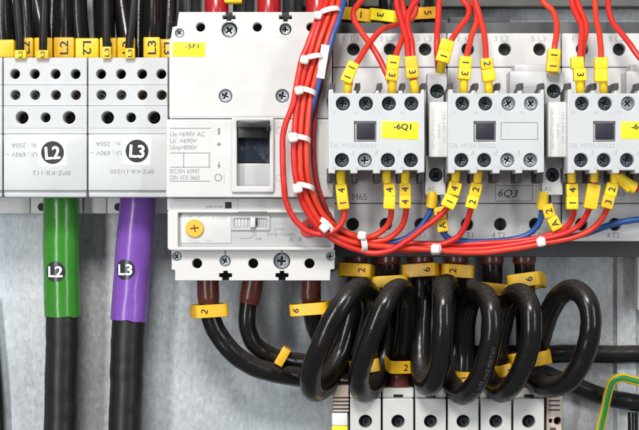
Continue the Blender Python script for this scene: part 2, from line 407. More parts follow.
# ------------------------------------------------------------------ big phase cables (green, purple sleeves)
def round_badge(cx, cy, axis_x, d, rad, txt, parent):
    b = MB(); n = 16; c = P(axis_x, cy, d); vs = []; fs = []; rr = 10.2; r2 = rad + .6
    base = P(cx, cy, d)
    for ir in range(5):
        for j in range(n * 2):
            a = math.pi * j / n; q = rr * ir / 4; u, w_ = q * math.cos(a), q * math.sin(a)
            th = (base.x - c.x + u) / rad; vs.append((c.x + math.sin(th) * r2, c.y - math.cos(th) * r2, base.z + w_))
    m = n * 2
    for ir in range(4):
        for j in range(m): fs.append((ir * m + j, ir * m + (j + 1) % m, (ir + 1) * m + (j + 1) % m, (ir + 1) * m + j))
    b.add(vs, fs, M['disc'])
    b.text(txt, cx, cy + .2, d, 10.5, M['wink'], 0, w=15, bold=.45, wrap=(axis_x, d, rad + .85))
    b.build('phase_badge', parent)
def big_cable(pts, split, rad, smat, label, badge, txt):
    b = MB(); b.tube(pts, rad - 1.4, M['pvc_dull'], 36, 4, jit=.5, wob=.012, wrinkle=.06)
    o = b.build('power_cable'); tag(o, label, 'cable', 'thick supply cables under the distribution blocks')
    s = MB(); s.tube(split, lambda f: rad + (.8 if f < .04 else 0), smat, 40, 2.5, wrinkle=.35); s.build('heat_shrink_sleeve', o)
    round_badge(*badge, txt, o)
big_cable([(61, 150, 45), (61, 200, 48), (61, 260, 48), (62.3, 315, 48), (62.2, 360, 48), (60.5, 440, 48), (60, 500, 46)],
          [(61.3, 176, 46), (61.3, 200, 48), (61.3, 260, 48), (62.5, 316.5, 48)], 18.6, M['green'],
          'thick black cable with green sleeve and round L2 badge under the L2 block', (57.5, 271, 61.2, 48, 18.9), 'L2')
big_cable([(140, 150, 45), (138, 200, 48), (133, 260, 48), (128.6, 320, 48), (127, 370, 48), (125.5, 440, 48), (125, 500, 46)],
          [(140, 176, 46), (138, 200, 48), (133, 260, 48), (128.7, 320, 48)], 18.6, M['purple'],
          'thick black cable with purple sleeve and round L3 badge under the L3 block', (126.5, 269, 132.2, 48, 18.9), 'L3')
b = MB(); b.tube([(-12, 300, 12), (-7, 350, 12), (-3, 400, 12), (-1, 470, 12)], 7., M['pvc'], 14, 4)
tag(b.build('power_cable'), 'black cable cut off by the lower left edge beside bare steel', 'cable')

# ------------------------------------------------------------------ incoming black cables with yellow tags above the blocks
def tagged_cable(pts, rad, label, mk=None, mat='pvc', group='black cables entering the distribution blocks'):
    b = MB(); b.tube(pts, rad, M[mat], 18, 4); o = b.build('black_cable'); tag(o, label, 'cable', group)
    if mk:
        x0, x1, y0, y1, d, txt, rot, h, tw = mk
        s = MB(); s.rbox(x0, x1, y0, y1, d - (x1 - x0) * .85, d, M['amber'], 1.5 if x1 - x0 > 14 else 1., seg=3)
        if txt: s.text(txt, (x0 + x1) / 2 + .3, (y0 + y1) / 2, d + .12, h, M['ink'], rot, w=tw, bold=.32 if h > 5 else .2)
        s.build('marker_tag', o)
    return o
CB = 76
tagged_cable([(3, -40, 70), (3, 20, CB), (5, 62, CB)], 9, 'black cable with blank yellow tag at the left edge above the L2 block', (-6, 14, 39.5, 57.5, 86, '', 0, 0, 0))
tagged_cable([(20, -40, 50), (25, 0, 62), (29, 62, CB - 6)], 8.2, 'black cable with L2 tag half hidden behind the first thin cable', (18, 33, 37.5, 57.5, 80, 'L2', 90, 7.5, 12))
tagged_cable([(30, -40, 40), (36, 0, 56), (43.5, 40, 66), (44, 62, 66)], 8.2, 'slanting black cable whose yellow tag is behind the second thin cable', (34, 52.6, 37.5, 57.8, 79, '', 0, 0, 0))
tagged_cable([(63, -40, 68), (63, 20, CB), (63.5, 62, CB)], 9.4, 'black cable with large L2 tag read upward above the L2 block', (53.5, 74, 37.2, 57.8, 87, 'L2', 90, 8., 13.5))
tagged_cable([(78, -40, 66), (79, 20, 70), (84, 62, 70)], 9., 'black cable with L2 tag read downward between the two blocks', (75, 98.5, 38, 58, 84, 'L2', -90, 8., 13.5))
tagged_cable([(107, -40, 50), (106, 20, 64), (108, 62, 66)], 8., 'black cable with L3 tag hidden behind the third thin cable', (99.5, 116.4, 37.6, 58, 80, 'L3', 90, 7.5, 12))
tagged_cable([(118, -40, 44), (121, 0, 54), (127, 40, 64), (128, 62, 66)], 8., 'slanting black cable with L3 tag behind the fourth thin cable', (117, 135, 37.4, 58, 79, 'L3', 90, 7.5, 12))
tagged_cable([(153, -40, 68), (152, 20, CB), (151, 62, CB)], 8.6, 'black cable with large L3 tag read upward above the L3 block', (143.2, 160, 37, 58, 87, 'L3', 90, 8., 13.5))
tagged_cable([(170, -40, 50), (169, 20, 60), (168, 62, 64)], 7.5, 'black cable with L3 tag read downward beside the circuit breaker', (159, 176, 39, 58, 76, 'L3', -90, 7.5, 12))
tagged_cable([(14, -40, 110), (17.5, 10, 110), (20, 40, 106), (20, 64, 98)], 4.2, 'thin black cable with tiny L2 tag in front of half hidden L2 tag', (14.3, 26, 50, 58.6, 112, 'L2', 90, 3.6, 6.5), 'pvc_dull')
tagged_cable([(44, -40, 110), (44, 10, 110), (43.2, 40, 106), (43, 64, 98)], 4.2, 'thin black cable with tiny L2 tag beside the large L2 tag', (36, 48.5, 50, 58.6, 112, 'L2', 90, 3.6, 6.5), 'pvc_dull')
tagged_cable([(105, -40, 110), (106, 10, 110), (106.5, 40, 106), (107, 64, 98)], 4.2, 'thin black cable with tiny L3 tag nearest the blocks\' joint', (102.5, 111, 46.5, 58.6, 112, 'L3', 90, 4.6, 8.), 'pvc_dull')
tagged_cable([(136, -40, 110), (133, 10, 110), (129.8, 40, 106), (128.5, 64, 98)], 4.2, 'thin leaning black cable with tiny L3 tag beside the large L3 tag', (125, 134.5, 48, 58.6, 112, 'L3', 90, 4.2, 7.5), 'pvc_dull')
# plain cables further back
for pts, r_, lb in (([(54, -40, 30), (52, 20, 40), (50, 70, 50)], 8, 'untagged black cable in shade left of the large L2 tag'),
                    ([(140, -40, 30), (139, 20, 40), (138, 70, 50)], 6.5, 'untagged black cable in shade left of the large L3 tag'),
                    ([(-2, -40, 20), (9, 10, 30), (16, 70, 40)], 5, 'untagged black cable slanting behind the first thin cable'),
                    ([(70, -40, 24), (73, 20, 30), (72, 70, 36)], 7, 'untagged black cable deep behind the large L2 tag'),
                    ([(24, -40, 16), (20, 20, 24), (22, 70, 30)], 7, 'untagged black cable deep behind the half hidden L2 tag'),
                    ([(98, -40, 14), (100, 20, 20), (102, 70, 26)], 7, 'untagged black cable deep behind the third thin cable'),
                    ([(160, -40, 16), (161, 20, 24), (160, 70, 30)], 7, 'untagged black cable deep between the last two L3 tags'),
                    ([(130, -40, 14), (126, 20, 20), (132, 70, 26)], 6, 'untagged black cable deep behind the leaning thin cable'),
                    ([(112, -40, 24), (115, 20, 30), (118, 70, 40)], 6, 'untagged black cable in shade behind the L3 tags')):
    tagged_cable(pts, r_, lb)

# ------------------------------------------------------------------ moulded-case circuit breaker
t = thing('circuit_breaker', 'large white circuit breaker with black toggle and yellow -5F1 sticker', 'circuit breaker', (250, 280, 0))
def keyhole(x, y, up):
    s_ = -1 if up else 1      # notch cut in from the top (up) or bottom edge
    return [(x - 3.5, y), (x - 3.5, y - 3 * s_), (x - 6.5, y - 3.4 * s_), (x - 6.5, y - 7 * s_), (x - 2.2, y - 7.4 * s_), (x - 2.2, y - 9.6 * s_),
            (x + 2.2, y - 9.6 * s_), (x + 2.2, y - 7.4 * s_), (x + 6.5, y - 7 * s_), (x + 6.5, y - 3.4 * s_), (x + 3.5, y - 3 * s_), (x + 3.5, y)]
b = MB(); wm = M['white']
b.rbox(170, 332, 40, 250, 0, 118, wm, 1.5)
b.rbox(180, 326, 16, 60, 0, 100, wm, 1.); b.rbox(177, 329, 230, 276, 0, 96, M['cream'], 1.)
top = [(179, 12)] + keyhole(229, 12, True) + keyhole(285.5, 12, True) + [(331, 12), (331, 40), (170.5, 40), (172.5, 27), (177, 26)]
b.plate(top, [(200.5, 27, 4.6), (229.3, 29.5, 8), (257.3, 27, 4.6), (285.5, 29, 6), (311, 27, 4.6), (179.5, 33, 4.6)], 98, 124, wm, .6)
for x, r_ in ((200.5, 5), (257.3, 5), (311, 5)): b.disc(x, 27, 101.5, r_ + .6, M['hole'])
for x in (229, 285.5): b.rbox(x - 8, x + 8, 12.5, 22, 97, 101.5, M['hole'], .2)
bot = [(171.5, 249.5), (335, 249.5), (334.5, 269), (330.5, 269.5), (330, 280.5)] + keyhole(282, 280.5, False)[::-1] + keyhole(225.5, 280.5, False)[::-1] + [(175, 280.5), (175, 270), (171.5, 269.5)]
b.plate(bot, [(197, 263.5, 5.), (225.2, 261, 5.6), (253.2, 263.5, 5.), (281.8, 261, 8.4), (309.5, 263.5, 5.), (177, 256.3, 4.6), (330.3, 256.3, 5.)], 92, 120, M['cream'], .6)
for x in (197, 253.2, 309.5): b.disc(x, 263.5, 96.5, 5.6, M['hole'])
for x in (225.5, 282): b.rbox(x - 8, x + 8, 268, 280, 92, 97, M['hole'], .2)
for x in (225.3, 281.8): b.line(x, 250, x, 255, 120.15, 1.6, M['print'])
b.build('body', t)
# covers
b = MB()
b.plate(rrect(169, 331.5, 38, 118.5, 2.), [(225.5, 96, 6.6), (282.5, 96, 6.6)], 110, 142, M['white'], 1.2)
b.line(172, 116.4, 329, 116.4, 142.12, .5, M['faint'])
b.build('upper_cover', t)
b = MB()
b.plate(rrect(165.8, 333.5, 119.2, 197.4, 2.), [rrect(235.5, 270.5, 119.9, 188, .8)], 110, 148, M['white'], 1.2)
b.plate(rrect(231.5, 274, 117.5, 192.5, 1.6), [rrect(237, 269.5, 121, 186, .8)], 146, 152, M['white'], 1.6)
b.line(170, 128.3, 211, 128.3, 148.12, .7, M['print'])
for s_, y, w_ in (('Ue =690V AC', 134.2, 34), ('Ui  =690V', 140.8, 26), ('Uimp=8000V', 147.4, 26)): b.text(s_, 170.5 + w_ / 2, y, 148.12, 4.3, M['print'], w=w_)
b.line(170, 153, 210.5, 153, 148.12, .7, M['print']); b.line(170, 167.2, 210.5, 167.2, 148.12, .7, M['print'])
b.line(183.7, 153, 183.7, 167.2, 148.12, .7, M['print']); b.line(209.3, 153.3, 209.3, 167, 148.13, 1.7, M['faint'])
b.text('IEC/EN 60947', 184.8, 171.3, 148.12, 4.3, M['print'], w=29); b.text('DIN VDE 0660', 184.8, 177.6, 148.12, 4.3, M['print'], w=29)
b.line(170, 181.2, 210, 181.2, 148.12, .7, M['print'])
b.line(219, 128, 219, 134.8, 148.12, 2., M['print']); b.line(216.7, 144.3, 221.3, 144.3, 148.12, 1.3, M['print']); b.line(219, 142, 219, 146.6, 148.14, 1.3, M['print'])
b.line(219, 161.5, 219, 167.5, 148.12, .8, M['print']); b.add([P(217.2, 165, 148.14), P(220.8, 165, 148.14), P(219, 168.6, 148.14)], [(0, 1, 2)], M['print'])
def ring(b, x, y, r, w, d, mat):
    n = 24; vs = []
    for i in range(n):
        a = 2 * math.pi * i / n; vs += [P(x + (r - w / 2) * math.cos(a), y + (r - w / 2) * math.sin(a), d), P(x + (r + w / 2) * math.cos(a), y + (r + w / 2) * math.sin(a), d)]
    b.add(vs, [(2 * i, 2 * i + 1, (2 * i + 3) % (2 * n), (2 * i + 2) % (2 * n)) for i in range(n)], mat)
ring(b, 218.3, 177.6, 3.3, .9, 148.12, M['print']); b.line(224.2, 174, 224.2, 182.5, 148.12, .6, M['faint'])
ring(b, 279.5, 130.5, 3.2, .7, 148.12, M['faint']); ring(b, 279.5, 178, 3.2, .7, 148.12, M['faint'])
b.build('front_cover', t)
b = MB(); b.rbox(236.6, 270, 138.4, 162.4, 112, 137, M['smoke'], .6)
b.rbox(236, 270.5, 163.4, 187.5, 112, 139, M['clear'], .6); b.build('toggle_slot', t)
b = MB(); b.rbox(237.5, 268.3, 120.6, 127.4, 120, 166, M['black'], .8); b.rbox(238, 268.6, 126, 138, 118, 150, M['black'], .7); b.rbox(266.5, 270.3, 124.5, 131, 118, 157, M['black'], .6); b.build('toggle_handle', t)
# trip unit
b = MB()
b.rbox(167.2, 334.5, 198.2, 210.4, 100, 132, M['white'], .9)
b.plate(rrect(167.5, 334.5, 209.6, 250.2, 3.), [rrect(178, 331, 212.8, 247, 1.)], 100, 133, M['cream'], 1.)
b.rbox(177, 332, 211.5, 248, 100, 126, M['clear'], .4)
b.rbox(180.5, 231, 215.4, 243, 125.9, 127, M['white'], .2)
b.rbox(225, 231.5, 202, 208.4, 131.9, 132.4, M['hole'], .1)
b.text('push to trip', 214.5, 206.4, 132.12, 2.9, M['print'], w=16); b.line(237.8, 199, 237.8, 210, 132.12, .7, M['faint'])
b.rbox(238, 267, 211.2, 212.6, 126, 133.3, M['print'], .1)
for x, y, s_ in ((183.5, 216.8, '0.7'), (190, 215.6, '0.8'), (200, 215.8, '0.9'), (207, 217.2, '1'), (190.5, 240, '0.5'), (197, 241, '0.6'), (209, 240, '0.65')): b.text(s_, x, y + .7, 127.12, 2.5, M['faint'])
b.text('Ir =250A', 220, 217.8, 127.12, 3., M['faint'], w=15)
b.line(240, 238.6, 249, 238.6, 126.12, .6, M['print']); b.line(249, 238.6, 256.5, 234, 126.12, .6, M['print']); b.text('0.8Ir', 259, 238.7, 126.12, 2.8, M['print'], w=7)
b.text('Ir=In', 279.5, 229, 126.12, 3.2, M['print'], w=10); b.text('Ii=6-10xIn', 281, 234.2, 126.12, 3.4, M['print'], w=27)
b.text('6  8', 296, 239.3, 126.12, 4.2, M['print'], w=12); b.line(275, 223.5, 288, 223.5, 126.12, .5, M['faint'])
tr = b.build('trip_unit', t)
def dial(x, y, r_, mat, parent, d):
    b = MB(); b.lathe(x, y, [(r_, d - 4), (r_, d - .8), (r_ - .8, d), (.2, d)], mat); b.line(x - r_ * .5, y + .3, x + r_ * .5, y - .8, d + .12, 1.3, M['brown']); b.line(x - .6, y - r_ * .42, x + .8, y + r_ * .42, d + .14, 1.1, M['brown'])
    b.build('setting_dial', parent)['label'] = ('yellow' if mat == M['dialy'] else 'red') + ' round setting dial'
dial(194.5, 228.4, 8.9, M['dialy'], tr, 130); dial(308.8, 228.4, 8.9, M['dialr'], tr, 129)
b = MB(); b.plate(rrect(230.5, 270, 215.5, 230.5, 1.5), [rrect(234, 267, 218.5, 227.5, 2.)], 125.9, 128, M['clear'], .5)
for i in range(4): b.rbox(235 + i * 3.4, 237 + i * 3.4, 219, 227, 125.9, 127, M['grey'], .3); b.rbox(258 + i * 2.2, 259.2 + i * 2.2, 219, 227, 125.9, 127, M['clear'], .3)
b.rbox(250, 255.5, 217, 227.6, 126, 134, M['white'], 1.4); b.rbox(255.6, 257, 219.5, 225, 126, 131, M['hole'], .2)
b.build('selector_slider', tr)
b = MB(); b.rbox(172.6, 205, 42.2, 56.6, 142.02, 142.5, M['lemon'], .1, rot=-.8); b.text('-5F1', 192, 46.2, 142.65, 4.2, M['ink'], w=13, bold=.12, shear=.1); b.build('yellow_sticker', t)
for x, y, d_, r_, m_ in ((225.5, 96, 139, 6., 'zinc'), (282.5, 96, 139, 6., 'zinc'), (229.3, 30.5, 113, 6.6, 'zinc'), (285.5, 29.5, 114, 4.8, 'zinc'), (179.5, 33, 120, 4.2, 'zinc'),
                         (225.2, 261, 114, 5., 'zinc'), (281.8, 261, 112, 7.4, 'zinc'), (177, 256.3, 117, 4.1, 'zinc'), (330.3, 256.3, 117, 4.5, 'zinc')):
    screw(x, y, d_, r_, t, M[m_], 'cover_screw', random.uniform(0, 80))

# red sleeves entering the breaker from above
for i, (x, lb) in enumerate(((216.5, 'red sleeved feed tube entering the breaker behind its first black hole'), (269, 'red sleeved feed tube entering the breaker top between its two keyholes'), (317.5, 'red sleeved feed tube partly behind the red wire bundle'))):
    b = MB(); b.tube([(x - 1, -60, 40), (x, -20, 52), (x, 10, 60), (x, 30, 60)], 12., M['redtube'], 24, 4)
    tag(b.build('busbar_sleeve'), lb, 'heat shrink tube', 'red sleeves above the circuit breaker')
for x, lb in ((243, 'black barrier above the breaker between first and second red sleeves'), (292.5, 'black barrier above the breaker between second and third red sleeves'), (189, 'black barrier above the breaker left of the red sleeves')):
    b = MB(); b.rbox(x - 10, x + 10, -60, 13, 0, 46, M['black'], 1.); b.rbox(x - 2, x + 2, -60, 13, 46, 62, M['black'], .8)
    tag(b.build('phase_barrier'), lb, 'phase barrier', 'black phase barriers')
b = MB(); b.rbox(224, 242, -8, 2.6, 58, 76, M['yellow'], 1.5); tag(b.build('marker_tag'), 'small yellow tag above the breaker at the photo\'s top edge', 'cable marker')

# ------------------------------------------------------------------ contactors
PITCH = 114.5 * k(110)
def contactor(i, label):
    global OX
    OX = PITCH * i
    t = thing('contactor', label, 'contactor', (390, 257, 0), 'contactors in a row')
    b = MB(); b.rbox(332, 446.6, 22, 257, 0, 72, M['slate'], 1.5)
    if i < 2: b.rbox(338 + 108 * i * 0, 398, 16.5, 30, 0, 60, M['slate'], 1.5)
    b.build('base', t)
    b = MB(); bm_ = M['body']
    b.rbox(333.5, 446.2, 36, 240, 60, 97, bm_, 1.)
    hs = [(353.4, 49.3, 6.3), (390.3, 49.3, 6.3), (425.3, 49.3, 6.3)]
    b.plate(rrect(333, 446.4, 33.2, 67, 1.4), hs, 86, 110, bm_, .9)
    b.rbox(333, 446.4, 67.7, 203, 90, 110, bm_, .9)
    hl = [(352.6, 224.3, 6.3), (386, 224.3, 6.3), (421, 224.3, 6.3)]
    b.plate(rrect(333, 446.4, 203.7, 241.2, 1.4), hl, 86, 110, bm_, .9)
    for x, y, r_ in hs + hl: b.disc(x, y, 99, r_ + .4, M['hole'])
    for (x, s_) in ((353, '1 L1'), (389, '3 L2'), (426, '5 L3')): b.text(s_, x - 2, 38.8, 110.1, 5.2, M['faint'], w=15)
    for (x, s_) in ((352, '2 T1'), (384, '4 T2'), (419, '6 T3')): b.text(s_, x, 235.2, 110.1, 5.2, M['print' if i else 'faint'], w=13)
    if i == 0: b.text('M65', 359.5, 197, 110.1, 6.4, M['print'], w=14.5); b.rect(403, 184, 422, 201, 110.1, .6, M['faint'])
    elif i == 1:
        b.rect(381, 185.5, 418, 201, 110.1, .6, M['print']); b.text('6Q3', 393.5, 193.3, 110.1, 7., M['ink'], w=19, shear=.25, rot=-3)
    else: b.text('M65', 389, 193, 110.1, 6.4, M['faint'], w=14.5)
    for x in (335, 444.5): b.line(x, 70, x, 200, 110.1, .5, M['faint'])
    b.build('body', t)
    # auxiliary contact block on the front
    D = 195.
    b = MB(); w = M['cool']
    outl = [(328.3, 93.3), (329, 89.5), (333, 89.2), (333.6, 93), (352, 93.2), (352.3, 90.5), (356, 90.4), (356.4, 93.3), (375.3, 93.3), (375.6, 90.6), (379, 90.5), (379.4, 93.3),
            (398.4, 93.3), (398.8, 90.5), (402.4, 90.5), (402.8, 93.3), (421, 93.3), (421.5, 89.6), (424.5, 89.5), (424.6, 172), (418, 173), (417.6, 170.2), (403, 170.2), (402.6, 173.2), (396, 173.4), (395.6, 170.2),
            (380.4, 170.2), (380, 173.4), (373.2, 173.4), (372.8, 170.2), (357.8, 170.2), (357.4, 173.4), (350.6, 173.4), (350.2, 170.2), (335.4, 170.2), (335, 173.4), (328.3, 173.2)]
    hs = [(343, 103.5, 7.), (366, 103.5, 7.), (389, 103.5, 7.), (411.6, 103.5, 7.), (342, 160.2, 7.), (364.8, 160.2, 7.), (388, 160.2, 7.), (411, 160.2, 7.)]
    win = [(354.3, 121.4), (376.2, 121.4), (376.2, 141.5), (354.3, 141.5)]
    b.plate(outl, hs + [win], 160, D, w, .9)
    b.rbox(330, 423, 95, 168.5, 110, 176, w, 1.)
    for x, y, r_ in hs: b.disc(x, y, 177, r_ + .4, M['hole'])
    nm = 'DIL M150-XHI31' if i == 0 else 'DIL M150-XHI22'
    b.text(nm, 353, 145.6, D + .1, 4.4, M['faint'], w=43)
    for x, s_ in zip((334, 357, 380, 402.5), ('53', '61', '71', '83') if i == 0 else ('53', '61', '71', '83')): b.text(s_, x, 112.5, D + .1, 2.7, M['faint'])
    for x, s_ in zip((334, 357, 380, 402.5), ('54', '62', '72', '84')): b.text(s_, x, 168, D + .1, 2.7, M['faint'])
    for x in (353.8, 377.2, 400): b.line(x, 151, x, 156, D + .1, .5, M['faint']); b.line(x - 3, 156, x, 151, D + .1, .5, M['faint'])
    if i == 1: b.rect(381.5, 122.5, 418, 139.5, D + .1, .7, M['print'])
    a = b.build('auxiliary_block', t)
    for j, (x, y, r_) in enumerate(hs):
        z = M['zinc'] if (i == 0 and j == 5) or (i == 1 and j in (2, 3, 6, 7)) or (i == 2 and j == 2) else M['dsteel']
        screw(x + random.uniform(-.3, .3), y + .3, 186, 6.2, a, z, 'terminal_screw', random.uniform(0, 90), .13)
    b = MB(); b.rbox(354.8, 375.7, 121.9, 141, 176, D - 4, M['grey'], .5); b.rbox(356.6, 374.9, 123, 139.6, 180, D - 1., M['window'], .9); b.build('indicator_window', a)
    for x in (331, 356.5, 378.6, 401.5, 422.5):
        b = MB(); b.plate([(x - 4.5, 99), (x - 4.2, 92), (x - 1.5, 87), (x - 1., 83.2), (x + 3.6, 83.), (x + 4., 88), (x + 1.6, 92.5), (x + 1.2, 99)], [], 130, 172, M['hook'], .6); b.build('latch_hook', a)
        b = MB(); b.rbox(x - 4.2, x + 2., 168, 183, 120, 168, M['hook'], 1.4); b.build('latch_hook', a)
    if i != 1:
        b = MB(); b.rbox(381.5, 418.5, 121.5, 138.8, D + .02, D + .5, M['lemon'], .1, rot=-2.5 if i == 0 else 0)
        b.text('-6Q1' if i == 0 else '-6Q5', 402.5 if i == 0 else 401, 126.6, D + .65, 5.4, M['ink'], -2 if i == 0 else 0, w=16.5, bold=.3); b.build('yellow_sticker', a)
    if i > 0:
        b = MB(); b.rbox(393, 430, 71, 99, 110, 146, M['cool'], 1.2); b.rbox(398, 430, 64.5, 73, 110, 140, M['cool'], 1.)
        b.text('NHI', 413, 87, 146.1, 3., M['faint']); b.build('side_contact', t)
    # coil terminals and plug-in suppressor
    b = MB(); b.plate(rrect(427.3, 447.2, 72.6, 106, 1.2), [(437.2, 91.2, 7.)], 125, 150, M['cool'], .9); b.rbox(428, 446.6, 74, 192, 110, 134, M['cool'], .8)
    b.plate(rrect(425.3, 446, 156, 195, 1.2), [(436, 174.8, 7.)], 125, 150, M['cool'], .9)
    b.disc(437.2, 91.2, 135.5, 7.4, M['hole']); b.disc(436, 174.8, 135.5, 7.4, M['hole'])
    b.text('A1', 432, 77.2, 150.1, 4., M['faint']); b.text('A2', 431, 188.7, 150.1, 4., M['print'])
    c = b.build('coil_terminal', t)
    screw(437.2, 91.6, 142, 6.2, c, M['dsteel'], 'terminal_screw', 12, .13); screw(436, 175, 142, 6.2, c, M['dsteel'], 'terminal_screw', 50, .13)
    b = MB(); b.rbox(429.2, 448.6, 101.8, 157, 130, 182, M['cream'], 1.1)
    b.text('DILM95-XSPV240', 433.6, 129, 182.1, 3., M['faint'], -90, w=38); b.text('130-240V AC', 444.3, 128, 182.1, 3., M['faint'], -90, w=31); b.text('50-60Hz', 439, 131, 182.1, 2.3, M['faint'], -90, w=14)
    b.build('suppressor_module', t)
    OX = 0.
contactor(0, 'light grey contactor nearest the breaker, with yellow -6Q1 sticker')
contactor(1, 'light grey contactor with handwritten 6Q3 and no yellow sticker, between two others')
contactor(2, 'light grey contactor cut off by the right edge of the photo')

# cable duct above the contactors
b = MB(); b.rbox(300, 760, -80, 7, 0, 26, M['duct'], 3.)
tag(b.build('cable_duct'), 'dark grey cable duct along the top edge above the contactors', 'cable duct')

# ------------------------------------------------------------------ strap markers and cables feeding the contactors from above
def strap(parent, x, y, d, w, h, dep, tilt=0., yaw=0., pitch=0., txt='', tx=0., th=7., trot=90., mat='amber', cor=.34):
    b = MB(); c = P(x, y, d); mtx = Matrix.Rotation(-R(tilt), 3, 'Y') @ Matrix.Rotation(R(pitch), 3, 'X') @ Matrix.Rotation(R(yaw), 3, 'Z')
    b.hoop(c, mtx, w, dep, h, 2.2, M[mat], cor)
    if txt:
        n0 = len(b.v); b.text(txt, 319.5, 215, 100, th, M['ink'], trot, bold=.2)
        for i in range(n0, len(b.v)):
            v = b.v[i]; b.v[i] = c + mtx @ Vector((v.x - OX + tx, -dep / 2 - .18 - .01 * (i % 2), v.z))
    return b.build('strap_marker', parent)
def black_cable(pts, rad, label, cat='cable', group=None, mat='pvc', n=22, step=3., name='power_cable'):
    b = MB(); b.tube(pts, rad, M[mat], n, step, jit=.5, wob=.018); o = b.build(name); return tag(o, label, cat, group)
G = 'black cables running up from the first contactor'
o = black_cable([(349, -60, 40), (350, -10, 50), (352, 30, 54)], 11, 'black cable with orange strap marker 1 beside the tied wire bundle', group=G)
strap(o, 353, 15.3, 62, 35, 13, 28, -5, 12, 0, '1', 5, 6.5, 180, 'amber')
o = black_cable([(388, -60, 40), (389, -10, 50), (390, 30, 54)], 11, 'black cable with yellow strap marker 3 above the middle pole', group=G)
strap(o, 386, 17, 62, 31, 12, 28, -9, -22, 0, '3', -1, 7, -90, 'lemon')
o = black_cable([(421, -60, 40), (423, -10, 50), (425, 30, 54)], 11, 'black cable with orange strap marker 5 above the third pole', group=G)
strap(o, 422, 14.5, 62, 30, 12, 28, 4, 5, 0, '5', 4, 7, -90, 'amber')

# ------------------------------------------------------------------ control wires
def path_wire(pts, rad, mat, label, group, name='control_wire', ferrule=None, sleeves=(), fmat='yellow'):
    b = MB(); path = b.tube(pts, rad, M[mat], 14, 2., jit=.4, wob=.03); o = b.build(name); tag(o, label, 'wire', group)
    if ferrule:
        (x0, y0, d0), (x1, y1, d1), ra, rb = ferrule
        z0, z1 = sorted((P(x0, y0, d0).z, P(x1, y1, d1).z)); half = len(path) // 2
        near = path[:min(half, 14)] if (path[0] - P(x0, y0, d0)).length < (path[-1] - P(x0, y0, d0)).length else path[-min(half, 14):][::-1]
        fp = [p for p in near if z0 - 2 <= p.z <= z1 + 1]
        ra, rb = max(ra, 4.), max(rb, 4.1)
        f = MB(); f.tube(fp, lambda q: ra + (rb - ra) * q, M[fmat], 18, 1.5, smooth=False, world=True); f.build('ferrule', o)
    for sl in sleeves:
        x, y, d, w, L, ang, txt = sl[:7]; trot = sl[7] if len(sl) > 7 else 90
        s = MB(); w *= 1.04; L *= 1.06; s.rbox(x - w / 2, x + w / 2, y - L / 2, y + L / 2, d - w * .42, d + w * .42, M['yellow'], 1.25, rot=-ang, seg=3)
        if txt: s.text(txt, x, y, d + w * .42 + .15, min(6.3, w * .55), M['ink'], trot - ang, bold=.2)
        s.build('marker_sleeve', o)
    return o
RW = 2.9
GU = 'red wires above the contactors'
AX = PITCH / k(190)          # picture pitch at the auxiliary blocks
path_wire([(347.5, 92, 172), (348, 87, 176), (350, 80, 180), (355, 66, 178), (361, 56, 172), (371, 41, 156), (382, 30, 140), (398, 25, 122), (410, 20, 112), (416, 11, 108), (414, 2, 104), (406, -12, 98), (402, -40, 90)], RW, 'red',
          'red wire bending right from first top terminal behind the others', GU, ferrule=((347.6, 95, 170), (348.6, 82, 178), 3.6, 3.8),
          sleeves=((351.8, 67.5, 181, 11, 11.5, 24, '1', -90), (347.6, 77, 181, 11.4, 10, 24, '1', -90)))
path_wire([(391.5, 93, 170), (391, 86, 172), (389, 79, 170), (386, 73, 168), (376, 53, 160), (363, 34, 150), (354.5, 20, 142), (353.6, 12, 138), (358, 4, 132), (367, -8, 124), (375, -40, 110)], RW, 'red',
          'red wire bowing left in front of orange strap marker 1', GU)
path_wire([(392, 93, 172), (392.3, 86, 178), (393.5, 72, 180), (396, 56, 172), (402, 40, 158), (406, 24, 140), (403, 8, 130), (399, -10, 122), (398, -40, 110)], RW, 'red',
          'red wire rising from the third top terminal of contactor -6Q1', GU, ferrule=((392, 95, 170), (392.3, 80, 178), 4.4, 4.2),
          sleeves=((393.3, 62.5, 181, 12, 14, 8, '1', -90), (392, 75, 181, 12, 10.5, 8, '3', -90)))
path_wire([(415, 93, 172), (414.4, 86, 178), (411.5, 72, 181), (408.5, 56, 176), (407, 42, 168), (401.5, 22, 156), (397, 8, 148), (396.5, -10, 140), (398, -40, 128)], RW, 'red',
          'red wire swinging left above the marker 3 sleeve, lower one of a pair', GU, ferrule=((415, 95, 170), (414.4, 80, 178), 4.2, 4.),
          sleeves=((411.8, 67, 181, 12.4, 21, -6, '', -90), (412.4, 72, 181.4, 12.2, 9, -6, '3', -90)))
path_wire([(415, 91, 168), (414.6, 84, 172), (413.4, 72, 174), (413, 58, 173), (411.5, 42, 166), (407.5, 26, 156), (407.5, 15, 150), (412, 6, 144), (419, -3, 138), (426, -40, 126)], RW, 'red',
          'red wire curling right past strap marker 5, upper one of a pair', GU)
path_wire([(438.5, 72, 138), (438, 58, 150), (437, 44, 152), (437.5, 22, 138), (439, 0, 126), (440, -40, 110)], RW, 'red', 'straight red wire rising to the left of the first coil terminal sleeve', GU)
path_wire([(440.5, 74, 142), (441, 67, 152), (445, 52, 160), (451, 41, 158), (460, 27, 148), (468.5, 15, 138), (468.5, 7, 132), (461, -4, 126), (452, -40, 112)], RW, 'red',
          'red wire kinked sharply left above the first coil terminal', GU, ferrule=((440, 75, 142), (440.8, 60, 156), 4.2, 4.4),
          sleeves=((446.8, 45, 162, 13.5, 11, 17, '', -90), (443.8, 56, 162, 13.5, 11.4, 17, '1', -90)))
